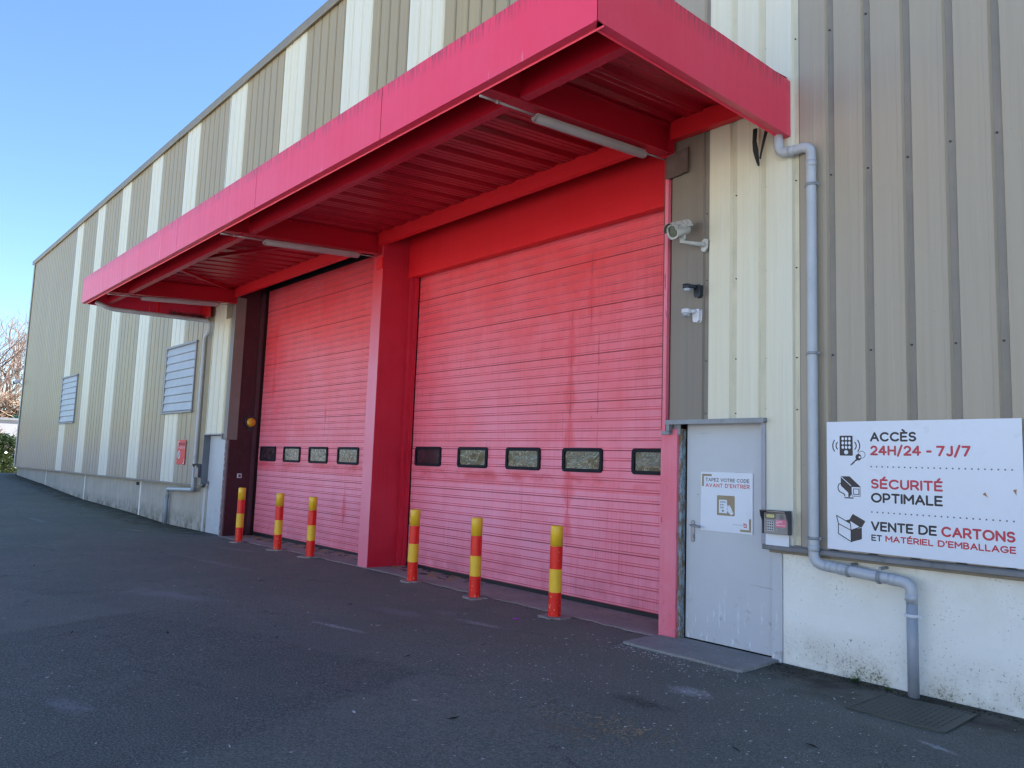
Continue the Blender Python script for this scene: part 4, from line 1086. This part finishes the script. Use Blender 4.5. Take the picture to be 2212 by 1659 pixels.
m = MB(); text(m, 'INTERDITE', a0 + .12 * W9, a0 + .95 * W9, z0 + .645 * H9, .085 * H9, y9, .17, 0, .34); m.build('lettering', M_PLW, t)
m = MB(); text(m, 'ENTREE', a0 + .14 * W9, a0 + .93 * W9, z0 + .785 * H9, .10 * H9, y9, .22, 0, .34); m.build('lettering', paint('dark_red_ink', (.22, .02, .02), .1, .5), t)
m = MB(); m.prism(ell(a0 + .26 * W9, z0 + .40 * H9, .155 * W9, .165 * H9, 24), y9, 6.001); m.build('prohibition_disc', M_PLW, t)
m = MB(); m.prism(ell(a0 + .26 * W9, z0 + .40 * H9, .105 * W9, .125 * H9, 24), y9 - .001, y9 - .0001); m.build('disc_centre', M_INTERD, t)
m = MB(); m.bar((a0 + .19 * W9, y9 - .0015, z0 + .48 * H9), (a0 + .33 * W9, y9 - .0015, z0 + .32 * H9), .001, .022, up=(0, 0, 1)); m.build('disc_bar', M_PLW, t)
m = MB()
for k in range(5): RB_(m, .48, .90 - .08 * (k % 3), .50 - k * .045, .506 - k * .045)
m.build('small_print', M_FADINK, t)

# ---------------------------------------------------------------- intercom units
def intercom(x0, x1, z0, z1, y, label, rich=True):
    W, H = x1 - x0, z1 - z0; dp = .055
    t = thing('intercom', ((x0 + x1) / 2, y, z0), label, 'intercom')
    m = MB(); m.box(x0, x1, y - dp, y, z0, z1 - .02); m.build('body', M_INTER, t, .006)
    m = MB(); yf_ = y - dp
    # rain hood: top plate with side cheeks that taper downwards
    m.box(x0 - .012, x1 + .006, yf_ - .045, y, z1 - .006, z1)
    for xx in (x0 - .012, x1 + .003):
        m.add([(xx, y, z1 - .006), (xx, yf_ - .045, z1 - .006), (xx, yf_ - .035, z1 - .05), (xx, yf_ - .004, z1 - .09), (xx, yf_ - .002, z0), (xx, y, z0),
               (xx + .003, y, z1 - .006), (xx + .003, yf_ - .045, z1 - .006), (xx + .003, yf_ - .035, z1 - .05), (xx + .003, yf_ - .004, z1 - .09), (xx + .003, yf_ - .002, z0), (xx + .003, y, z0)],
              [(0, 1, 2, 3, 4, 5), (11, 10, 9, 8, 7, 6)] + [(i, 6 + i, 6 + (i + 1) % 6, (i + 1) % 6) for i in range(6)])
    m.build('rain_hood', M_INTERD, t)
    def b(name, u0, u1, v0, v1, mat, d=.003):
        m = MB(); m.prism(rrect(x0 + u0 * W, x0 + u1 * W, z0 + v0 * H, z0 + v1 * H, .002, 2), yf_ - d, yf_ + .001); m.build(name, mat, t)
    b('screen_bezel', .08, .50, .64, .86, M_INTERD, .004); b('screen', .13, .46, .68, .82, M_DISP, .0045)
    if rich:
        m = MB(); cx, cz = x0 + .76 * W, z0 + .73 * H
        for k in range(-3, 4):
            hw_ = math.sqrt(max(0, 1 - (k / 3.6) ** 2)) * .021; m.box(cx - hw_, cx + hw_, yf_ - .002, yf_ + .001, cz + k * .0062 - .0018, cz + k * .0062 + .0018)
        m.build('speaker_grille', M_INTERD, t)
        b('keypad_plate', .15, .44, .12, .56, M_PIPE, .003)
        m = MB()
        for r_ in range(4):
            for c_ in range(3):
                kx, kz = x0 + (.205 + c_ * .09) * W, z0 + (.50 - r_ * .105) * H; m.box(kx - .0055, kx + .0055, yf_ - .006, yf_ - .003, kz - .0055, kz + .0055)
        m.build('keypad_keys', M_INTERD, t)
        b('red_label', .50, .95, .30, .62, M_PINKL, .003)
        m = MB()
        for k, l in enumerate((.26, .26, .12, .38)): m.box(x0 + .53 * W, x0 + (.53 + l) * W, yf_ - .0036, yf_ - .0030, z0 + (.56 - k * .06) * H - .0015, z0 + (.56 - k * .06) * H + .0015)
        m.build('label_lines', M_BOARD, t)
        m = MB(); m.tube([(x0 + .60 * W, yf_, z0 + .19 * H), (x0 + .60 * W, yf_ - .008, z0 + .19 * H)], .009, 14); m.build('call_button', M_STEEL, t)
        b('badge_reader', .73, .93, .13, .26, M_INTER, .003)
    else: b('red_label', .35, .62, .25, .45, M_PINKL, .003)
    return t
m = MB(); m.box(-3.500, -3.288, 5.993, 5.998, .962, 1.26)
for (x, z) in ((-3.487, 1.0), (-3.302, .985)): m.tube([(x, 5.993, z), (x, 5.988, z)], .006, 8)
solo(m, 'backing_plate', [M_BOARD], 'small white metal plate behind the keypad intercom', 'plate')
intercom(-3.485, -3.268, 1.062, 1.258, 5.992, 'grey keypad intercom with rain hood and pink label right of the grey door')
intercom(-16.95, -16.72, 1.07, 1.36, 5.98, 'small hooded intercom box beside the far grey door and thin downpipe', False)

# ---------------------------------------------------------------- cameras and sensors
t = thing('security_camera', (-4.10, 6.01, 3.68), 'weathered white bullet security camera on a wall arm above the black sensor', 'camera')
rear = at(1483, 493, 5.90); frnt = at(1452, 501, 5.72); d = (frnt - rear).normalized(); sd = d.cross(Vector((0, 0, 1))).normalized(); u = sd.cross(d)
def ring(c_, w, h, n=20, k=2.6):
    w *= 1.2; h *= 1.2
    out = []
    for i in range(n):
        a = 2 * PI * i / n; ca, sa = math.cos(a), math.sin(a)
        out.append(c_ + sd * (w * math.copysign(abs(ca) ** (2 / k), ca)) + u * (h * math.copysign(abs(sa) ** (2 / k), sa)))
    return out
m = MB(); N = 20; R_ = [ring(rear, .042, .042), ring(rear + d * .01, .050, .048), ring(frnt - d * .05, .053, .051), ring(frnt, .062, .060), ring(frnt - d * .002, .050, .046), ring(frnt - d * .02, .047, .043)]
vs = [v for r_ in R_ for v in r_]; m.add(vs, [(j * N + i, j * N + (i + 1) % N, (j + 1) * N + (i + 1) % N, (j + 1) * N + i) for j in range(5) for i in range(N)] + [tuple(range(N))[::-1]], 0, True)
m.build('housing', M_CAMW, t)
m = MB(); m.add(ring(frnt - d * .012, .048, .044), [tuple(range(N))]); m.build('front_glass', M_NOZZLE, t)
m = MB(); vs = []; fs = []; n = 9
for q in (-.012, (frnt - rear).length + .03):
    for rr_ in (.080, .077):
        for i in range(n): a = PI * i / (n - 1); vs.append(rear + d * q + sd * rr_ * math.cos(a) + u * (rr_ * math.sin(a) + .006))
fs = [(i, i + 1, 2 * n + i + 1, 2 * n + i) for i in range(n - 1)] + [(n + i, n + i + 1, 3 * n + i + 1, 3 * n + i) for i in range(n - 1)] + [(i, i + 1, n + i + 1, n + i) for i in range(n - 1)] + [(2 * n + i, 2 * n + i + 1, 3 * n + i + 1, 3 * n + i) for i in range(n - 1)]
m.add(vs, fs, 0, True); m.build('sun_shield', paint('lichened_shield', (.40, .37, .33), .35, .6, nscale=30, dirt=(.10, .07, .05), dirtamt=.9), t)
mid = rear * .62 + frnt * .38 - u * .045
m = MB(); m.bar(mid + Vector((0, 0, .01)), mid - Vector((0, 0, .045)), .05, .035, up=(0, 1, 0)); m.bar(mid - Vector((0, 0, .04)), mid - Vector((0, 0, .085)), .034, .034, up=(0, 1, 0))
wall = Vector((-4.14, 6.005, 3.685)); elb = mid - Vector((0, 0, .072))
m.tube([elb, elb + (wall - elb) * .4, wall], [.014, .017, .026], 12)
m.build('wall_arm', M_CAMW, t)
m = MB(); m.prism([(wall.x - .035, wall.z + .028), (wall.x + .0, wall.z + .058), (wall.x + .035, wall.z + .045), (wall.x + .03, wall.z - .03), (wall.x + .0, wall.z - .065), (wall.x - .03, wall.z - .045)], 6.0, 6.014); m.build('mount_plate', M_CAMW, t, .004)
def sensor(x, z, mat, label):
    t = thing('motion_sensor', (x, 6.01, z), label, 'sensor', 'motion sensors by the near door')
    m = MB(); m.prism([(x - .032, z + .045), (x + .032, z + .045), (x + .030, z - .05), (x + .018, z - .065), (x - .018, z - .065), (x - .027, z - .05)], 5.965, 6.018); m.build('mount', mat, t, .006)
    m = MB(); m.tube([(x - .0, 5.975, z + .030), (x - .035, 5.90, z + .030)], .018, 10); hd = Vector((x - .05, 5.885, z + .0))
    m.tube([hd + Vector((0, 0, .046)), hd + Vector((0, 0, .044)), hd + Vector((0, 0, .012)), hd + Vector((0, 0, .006))], [.036, .042, .042, .036], 18); m.build('head', mat, t)
    m = MB(); m.tube([hd + Vector((0, 0, .006)), hd + Vector((0, 0, -.018)), hd + Vector((0, 0, -.024))], [.036, .030, .018], 18); m.build('lens', paint('milky_lens', (.42, .44, .48), .05, .3) if 'milky_lens' not in MATS else MATS['milky_lens'], t)
sensor(-4.195, 3.255, M_PLB, 'black motion sensor on the taupe cladding below the camera')
sensor(-4.205, 3.020, M_PLW, 'white motion sensor on the taupe cladding below the black one')
t = thing('security_camera', (-38.72, 5.95, 4.45), 'small white camera at the far left corner of the warehouse', 'camera')
m = MB(); m.tube([(-38.75, 5.70, 4.36), (-38.75, 5.72, 4.37), (-38.75, 5.86, 4.44), (-38.75, 5.90, 4.46)], [.06, .085, .085, .05], 14); m.build('housing', M_PLW, t)
m = MB(); m.tube([(-38.75, 5.66, 4.34), (-38.75, 5.705, 4.362)], .06, 14); m.build('lens', M_PLB, t)
m = MB(); m.tube([(-38.75, 5.86, 4.42), (-38.75, 5.97, 4.30), (-38.74, 6.0, 4.30)], .025, 8); m.build('bracket', M_PLW, t)

# beacon and switch on the maroon jamb
t = thing('warning_beacon', (-15.44, 6.30, 2.25), 'round amber warning lamp on the dark maroon jamb', 'warning lamp')
cb = atx(A(0, 1, 1628, 0)[0], A(0, 1, 0, 1078)[1], -15.40)
m = MB(); m.tube([(-15.449, cb.y, cb.z), (-15.40, cb.y, cb.z)], .125, 20); m.box(-15.449, -15.42, cb.y - .04, cb.y + .04, cb.z - .18, cb.z - .08); m.box(-15.449, -15.42, cb.y - .035, cb.y + .035, cb.z + .08, cb.z + .15); m.build('housing', M_PLB, t)
m = MB(); m.tube([(-15.405, cb.y, cb.z), (-15.385, cb.y, cb.z), (-15.355, cb.y, cb.z), (-15.34, cb.y, cb.z)], [.095, .092, .066, .02], 20); m.build('lens', M_AMBER, t)
cs = atx(A(0, 1, 1551, 0)[0], A(0, 1, 0, 1424)[1], -15.44)
t = thing('switch_box', (-15.44, cs.y, cs.z), 'small white square switch on the dark maroon jamb', 'switch')
m = MB(); m.box(-15.449, -15.43, cs.y - .045, cs.y + .045, cs.z - .045, cs.z + .045); m.build('box', M_PLW, t, .004)
m = MB(); m.box(-15.43, -15.424, cs.y - .025, cs.y + .025, cs.z - .027, cs.z + .027); m.build('button', M_INTERD, t)

# torn membrane hanging below the canopy
m = MB(); rr = random.Random(2)
pl = [(-3.565, 4.62, .022), (-3.572, 4.50, .020), (-3.560, 4.42, .026), (-3.550, 4.36, .020), (-3.535, 4.29, .012), (-3.53, 4.27, .008)]
vs = []
for (x, z, w) in pl: vs += [(x - w, 5.93, z), (x, 5.915, z), (x + w, 5.935, z + .004), (x, 5.945, z)]
m.add(vs, [(4 * i + k, 4 * i + (k + 1) % 4, 4 * i + 4 + (k + 1) % 4, 4 * i + 4 + k) for i in range(5) for k in range(4)])
pl = [(-3.44, 4.62, .02), (-3.475, 4.50, .015), (-3.505, 4.38, .006), (-3.515, 4.33, .003)]
vs = []
for (x, z, w) in pl: vs += [(x - w, 5.93, z), (x, 5.915, z), (x + w, 5.935, z + .004), (x, 5.945, z)]
m.add(vs, [(4 * i + k, 4 * i + (k + 1) % 4, 4 * i + 4 + (k + 1) % 4, 4 * i + 4 + k) for i in range(3) for k in range(4)])
solo(m, 'torn_membrane', M_CARD, 'torn black strip of membrane hanging below the canopy corner on the cream cladding', 'membrane')

# ---------------------------------------------------------------- drain cover
t = thing('drain_cover', (-2.2, 5.6, 0), 'dark square access cover with diamond tread in the asphalt below the downpipe', 'drain cover')
c4 = [Vector((-2.50, 5.309, 0)), Vector((-1.892, 5.32, 0)), Vector((-1.902, 5.90, 0)), Vector((-2.49, 5.875, 0))]
m = MB(); m.prismz([(v.x, v.y) for v in c4], -.02, .006); m.build('plate', M_COVER, t, .003)
m = MB()
for i in range(15):
    for j in range(14):
        uu, vv = (i + .7) / 16.2, (j + .7) / 15.2
        p0 = c4[0].lerp(c4[1], uu).lerp(c4[3].lerp(c4[2], uu), vv); a = PI / 4 if (i + j) % 2 else -PI / 4
        dx, dy = math.cos(a) * .013, math.sin(a) * .013; ex, ey = -math.sin(a) * .004, math.cos(a) * .004
        m.add([(p0.x - dx, p0.y - dy, .0062), (p0.x + ex, p0.y + ey, .0095), (p0.x + dx, p0.y + dy, .0062), (p0.x - ex, p0.y - ey, .0095)], [(0, 3, 2, 1)])
m.build('tread', M_COVER, t)
m = MB()
for a, b in zip(c4, c4[1:] + c4[:1]): m.bar(a + Vector((0, 0, .0075)), b + Vector((0, 0, .0075)), .018, .005)
m.build('rim', M_COVER, t)

# ---------------------------------------------------------------- litter, leaves, weeds
def flakes(spots, mat, name, label, cat, seed, twig=False):
    rr = random.Random(seed); m = MB()
    for (cx, cy, sx_, sy_, n, s) in spots:
        for k in range(n):
            x, y_ = rr.gauss(cx, sx_), rr.gauss(cy, sy_)
            if y_ > 6.08: y_ = 6.08 - rr.random() * .1
            z = gyz(x, y_) + .003 + rr.random() * .004
            if name == 'ground' : pass
            a = rr.uniform(0, PI); l = s * rr.uniform(.5, 1.6); w = l * (rr.uniform(.12, .3) if twig else rr.uniform(.4, .8))
            ux, uy = math.cos(a) * l, math.sin(a) * l; vx, vy = -math.sin(a) * w, math.cos(a) * w; k1 = rr.uniform(0, .6) * w
            m.add([(x - ux, y_ - uy, z), (x + vx * .7, y_ + vy * .7, z + k1), (x + ux, y_ + uy, z + rr.uniform(0, .004)), (x - vx, y_ - vy, z + k1 * .5)], [(0, 1, 2, 3)])
    o = m.build(name, mat); o['kind'] = 'stuff'; o['label'] = label; o['category'] = cat
flakes([(-3.30, 3.62, .26, .12, 240, .016), (-3.05, 3.78, .16, .09, 170, .016), (-2.95, 3.2, .4, .2, 60, .012), (-3.6, 3.4, .3, .1, 60, .012)], M_DRY, 'dry_leaves', 'scatter of dry brown leaf litter on the asphalt', 'leaf litter', 1, True)
flakes([(-4.3, 5.36, .22, .07, 70, .009), (-3.7, 5.30, .35, .08, 60, .009), (-4.5, 5.45, .1, .05, 20, .010), (-3.9, 5.75, .3, .15, 34, .009)], M_FLAKE, 'paint_flakes', 'pale paint flakes scattered before the landing', 'flakes', 2)
flakes([(-2.9 + .5 * i, 6.0, .25, .05, 110, .010) for i in range(-1, 7)] + [(-3.3, 5.9, .15, .1, 120, .010)] + [(-17 - .8 * i, 6.02, .4, .05, 60, .014) for i in range(0, 27)] + [(-8 + i * .5, 5.93, .25, .03, 18, .010) for i in range(-10, 7)],
       bark('soil_crumbs', (.020, .017, .012), (.06, .05, .035)), 'soil_crumbs', 'dark soil and moss crumbs along the foot of the wall', 'soil', 3)
rr = random.Random(55); m = MB()
for k in range(1500):
    x = -1.0 - 26 * rr.random() ** 1.5; lo = .2 if x < -3 else 2.2; y_ = rr.uniform(lo, 5.9)
    if rr.random() < .25: x, y_ = rr.uniform(-5.2, -2.0), rr.uniform(3.6, 5.6)
    sz_ = rr.choice((.004, .005, .006, .008, .012)) * .85 * (1 + (-x) * .05); a = rr.uniform(0, PI); b_ = rr.uniform(.3, .9)
    if rr.random() < .05: sz_ *= 2.4; b_ *= .5
    z = gyz(x, y_) + .004; dx, dy = math.cos(a) * sz_, math.sin(a) * sz_
    m.add([(x - dx, y_ - dy, z), (x + dy * b_, y_ - dx * b_, z + .001), (x + dx, y_ + dy, z + .002), (x - dy * b_, y_ + dx * b_, z + .001)], [(0, 1, 2, 3)])
o = m.build('pale_grit', M_FLAKE); o['kind'] = 'stuff'; o['label'] = 'pale grit and chips scattered over the asphalt'; o['category'] = 'grit'
flakes([(-9 + rr.uniform(-6, 7), rr.uniform(1.2, 5.2), .02, .02, 1, .045) for k in range(34)], bark('dark_twig', (.015, .012, .01), (.04, .03, .02)), 'dark_twigs', 'small dark twigs lying on the asphalt', 'twigs', 9, True)
def weed(x, y_, n, s, seed, label):
    rr = random.Random(seed); m = MB()
    for k in range(n):
        a = rr.uniform(0, 2 * PI); el = rr.uniform(.2, 1.1); l = s * rr.uniform(.5, 1.2); w = l * .16
        d_ = Vector((math.cos(a) * math.cos(el), -abs(math.sin(a)) * math.cos(el), math.sin(el))); sd_ = d_.cross(Vector((0, 0, 1))).normalized()
        b = Vector((x + rr.gauss(0, s * .3), y_ + rr.gauss(0, s * .1), gz(x)))
        m.add([b, b + d_ * l * .5 + sd_ * w, b + d_ * l + Vector((0, 0, -l * .15)), b + d_ * l * .5 - sd_ * w], [(0, 1, 2, 3)])
    solo(m, 'weed', M_WEED, label, 'plant', 'weeds at the foot of the white plinth')
weed(-2.77, 6.05, 16, .06, 1, 'small green weed at the foot of the white plinth, nearest the grey door')
weed(-2.52, 6.03, 26, .035, 2, 'low green weed tuft just left of the downpipe foot')
weed(-2.05, 6.03, 10, .03, 3, 'tiny weed just right of the downpipe foot')
m = MB(); m.add([(-5.97, 5.37, .006), (-5.90, 5.365, .012), (-5.88, 5.40, .006), (-5.95, 5.41, .014)], [(0, 1, 2, 3)]); m.add([(-5.93, 5.36, .006), (-5.91, 5.375, .02), (-5.90, 5.40, .006)], [(0, 1, 2)])
solo(m, 'candy_wrapper', M_MAG, 'tiny magenta wrapper lying on the asphalt before the near red door', 'wrapper')

# ---------------------------------------------------------------- background at the left
t = thing('boundary_wall', (-56, 8, 0), 'pale boundary wall with coping behind the green bush', 'wall')
m = MB(); m.box(-56.2, -56, -20, 28, -.6, 3.28); m.build('wall_face', M_BOUND, t)
m = MB(); m.box(-56.28, -55.93, -20, 28, 3.28, 3.42); m.build('coping', M_FLASH, t)
def bush(cx, cy, z0, rx_, ry_, h, n, seed, label):
    rr = random.Random(seed); t = thing('bush', (cx, cy, z0), label, 'bush'); m = MB()
    for k in range(n):
        a = rr.uniform(0, 2 * PI); q = rr.random() ** .35; zz = rr.random()
        wob = 1 + .22 * math.sin(a * 3 + zz * 5) + .15 * math.sin(a * 7 + zz * 11)
        rad = q * wob * math.sqrt(max(.03, 1 - (zz * .95) ** 3))
        p_ = Vector((cx + rx_ * rad * math.cos(a), cy + ry_ * rad * math.sin(a), z0 + h * zz + rr.gauss(0, .06)))
        d_ = Vector((rr.gauss(0, 1), rr.gauss(0, 1), rr.gauss(0, .6))).normalized(); e = d_.cross(Vector((rr.gauss(0, 1), rr.gauss(0, 1), rr.gauss(0, 1)))).normalized(); l = rr.uniform(.06, .12)
        m.add([p_ - d_ * l, p_ + e * l * .4, p_ + d_ * l, p_ - e * l * .4], [(0, 1, 2, 3)])
    for s_ in range(3):
        bx, by_ = cx + rx_ * .9, cy + ry_ * rr.uniform(-.4, .6); hh = h + rr.uniform(.2, .6)
        for k in range(30):
            zz = z0 + hh * (0.7 + .3 * k / 30); p_ = Vector((bx + rr.gauss(0, .06), by_ + rr.gauss(0, .08), zz)); d_ = Vector((rr.gauss(0, 1), rr.gauss(0, 1), rr.gauss(0, .4))).normalized(); e = d_.cross(Vector((0, 0, 1))).normalized(); l = .08
            m.add([p_ - d_ * l, p_ + e * l * .4, p_ + d_ * l, p_ - e * l * .4], [(0, 1, 2, 3)])
    m.build('foliage', M_LEAF, t)
    m = MB()
    for k in range(14): m.tube([(cx + rr.gauss(0, .2), cy + rr.gauss(0, .3), z0 - .1), (cx + rr.gauss(0, rx_ * .5), cy + rr.gauss(0, ry_ * .5), z0 + h * .8)], [.03, .01], 5)
    m.build('stem', M_BARK2, t)
bush(-47.5, 6.3, .2, 1.5, 1.6, 2.05, 9000, 11, 'dense glossy green bush before the pale boundary wall')
bush(-49.5, 9.6, .15, 1.5, 2.0, 1.9, 6000, 12, 'green bush partly behind the warehouse corner')
# bare trees
def tree(cx, cy, z0, h, seed, mat, label, dens=1.0):
    rr = random.Random(seed); t = thing('bare_tree', (cx, cy, z0), label, 'tree', 'bare winter trees beyond the boundary wall')
    tr = MB(); tw = MB(); cnt = [0]
    def grow(p_, d_, l, r, lev):
        n = 3; pts = [p_]; rs = [r]
        if lev >= 6: n = 2
        for k in range(n):
            d_ = (d_ + Vector((rr.gauss(0, .16), rr.gauss(0, .16), rr.gauss(.03, .12)))).normalized(); p_ = p_ + d_ * l / n; pts.append(p_); rs.append(r * (1 - .4 * (k + 1) / n))
        (tr if lev < 2 else tw).tube(pts, rs, 6 if lev < 2 else 3, cap=False)
        if lev >= 6: return
        nb = 3 if lev < 3 else rr.choice((2, 2, 3))
        for k in range(nb):
            q = pts[rr.choice((1, 2, 3, 3))] if lev else pts[rr.choice((2, 3, 3))]
            ax = Vector((rr.gauss(0, 1), rr.gauss(0, 1), rr.gauss(.25, .5))).normalized()
            nd = (d_ * .75 + ax * .65).normalized(); grow(q, nd, l * rr.uniform(.62, .82), max(.006, r * .62), lev + 1)
    grow(Vector((cx, cy, z0 - .2)), Vector((rr.gauss(0, .06), rr.gauss(0, .06), 1)).normalized(), h * .30, h * .012, 0)
    tr.build('trunk', M_BARK2, t); tw.build('crown', mat, t)
tree(-62, 7.6, 0, 13.0, 21, M_BARK, 'bare reddish tree beyond the boundary wall, nearest the warehouse corner')
tree(-66, 9.6, 0, 14.0, 22, M_BARK2, 'bare grey brown tree partly behind the warehouse corner')
tree(-70, 8.2, 0, 15.0, 23, M_BARK, 'tall bare reddish tree farther behind the boundary wall')
tree(-63, 8.6, 0, 14.0, 27, M_BARK, 'bare reddish tree between the two behind the boundary wall')
tree(-60, 9.2, 0, 11.0, 25, M_BARK2, 'slender bare tree right against the warehouse corner')
tree(-74, 10.4, 0, 15.5, 26, M_BARK, 'bare tree in the back row behind the others')
# tangle of dry creeper on top of the wall
m = MB(); rr = random.Random(31)
for k in range(3200):
    y_ = rr.uniform(4, 14); p_ = Vector((-57.5 + rr.gauss(0, .5), y_, 2.9 + rr.random() ** 1.3 * 1.9)); pts = [p_]; d_ = Vector((rr.gauss(0, .4), rr.gauss(0, 1), rr.gauss(0, .5))).normalized()
    for q in range(4): d_ = (d_ + Vector((rr.gauss(0, .3), rr.gauss(0, .4), rr.gauss(0, .4)))).normalized(); p_ = p_ + d_ * rr.uniform(.15, .3); pts.append(p_)
    m.tube(pts, rr.choice((.012, .018, .03)), 3, cap=False)
solo(m, 'dry_creeper', M_VINE, 'tangled brown dry creeper mass on top of the boundary wall', 'creeper')
m = MB(); m.box(-56.8, -56.7, 8.4, 12, 2.8, 3.62); solo(m, 'garden_net', M_GREEN, 'scrap of green netting behind the boundary wall by the warehouse corner', 'netting')

# the other side of the yard: what the door panes mirror
t = thing('opposite_warehouse', (8, -28, 0), 'long pale warehouse across the yard, facing the doors', 'warehouse')
m = MB(); m.box(-22, 40, -42, -28, -.7, 6.0); m.build('wall', M_OPP, t)
m = MB()
for x in range(-18, 36, 9): m.box(x, x + 3.6, -28.02, -27.95, 0, 3.6)
m.build('loading_door', M_FLASH, t)
m = MB(); m.box(-22.2, 40.2, -42.2, -27.9, 6.0, 6.35); m.build('roof', M_ROOF, t)
m = MB(); rr = random.Random(77)
for k in range(16000):
    x = rr.uniform(-110, -26); hh = 3.4 + 1.0 * math.sin(x * .35) + .6 * math.sin(x * 1.1); p_ = Vector((x, -27 + rr.gauss(0, .8), -.2 + hh * rr.random() ** .8)); d_ = Vector((rr.gauss(0, 1), rr.gauss(0, 1), rr.gauss(0, .7))).normalized(); e = d_.cross(Vector((0, 1, .2))).normalized(); l = rr.uniform(.2, .38)
    m.add([p_ - d_ * l, p_ + e * l * .6, p_ + d_ * l, p_ - e * l * .6], [(0, 1, 2, 3)])
solo(m, 'hedge', leafm('olive_brown_hedge', (.10, .085, .035), (.24, .18, .09), .6), 'long olive brown hedge across the yard, mirrored in the door panes', 'hedge')

# ---------------------------------------------------------------- light, sky, camera
SUN_EL, AZ = math.radians(47), math.radians(-20)     # sun behind the warehouse, a little to the right
sd_ = Vector((-math.sin(AZ) * math.cos(SUN_EL), math.cos(AZ) * math.cos(SUN_EL), math.sin(SUN_EL)))
L = bpy.data.lights.new('sun', 'SUN'); L.energy = 5.0; L.angle = math.radians(.5); L.color = (1, .965, .92)
so = bpy.data.objects.new('sun', L); C.objects.link(so); so.rotation_euler = sd_.to_track_quat('Z', 'Y').to_euler(); so.location = (-20, 20, 20)
w = bpy.data.worlds.new('World'); sc.world = w; w.use_nodes = True; nt = w.node_tree
bg = nt.nodes['Background']; sky = nt.nodes.new('ShaderNodeTexSky'); sky.sky_type = 'NISHITA'; sky.sun_disc = False
sky.sun_elevation = SUN_EL; sky.sun_rotation = -AZ; sky.air_density = 1.0; sky.dust_density = .3; sky.ozone_density = 1.6
tint = nt.nodes.new('ShaderNodeMix'); tint.data_type = 'RGBA'; tint.blend_type = 'MULTIPLY'; tint.inputs[0].default_value = 1; tint.inputs[7].default_value = (.79, .955, 1.10, 1)
nt.links.new(sky.outputs[0], tint.inputs[6]); nt.links.new(tint.outputs[2], bg.inputs['Color']); bg.inputs['Strength'].default_value = .071
sc.cycles.filter_width = 1.4; sc.cycles.use_denoising = True; sc.cycles.max_bounces = 7; sc.cycles.diffuse_bounces = 4; sc.cycles.glossy_bounces = 3
cam = bpy.data.cameras.new('camera'); co = bpy.data.objects.new('camera', cam); C.objects.link(co)
cam.sensor_fit = 'HORIZONTAL'; cam.sensor_width = 36; cam.lens = 1661 / 2212 * 36; cam.clip_end = 2000; cam.clip_start = .05
M4 = Matrix((( Xc.x, Yc.x, Zc.x, EYE.x), (Xc.y, Yc.y, Zc.y, EYE.y), (Xc.z, Yc.z, Zc.z, EYE.z), (0, 0, 0, 1)))
co.matrix_world = M4; sc.camera = co
sc.view_settings.view_transform = 'Standard'; sc.view_settings.look = 'None'; sc.view_settings.gamma = 1; sc.view_settings.exposure = 1.95
for o in C.objects:
    if 'org' in o.keys(): del o['org']
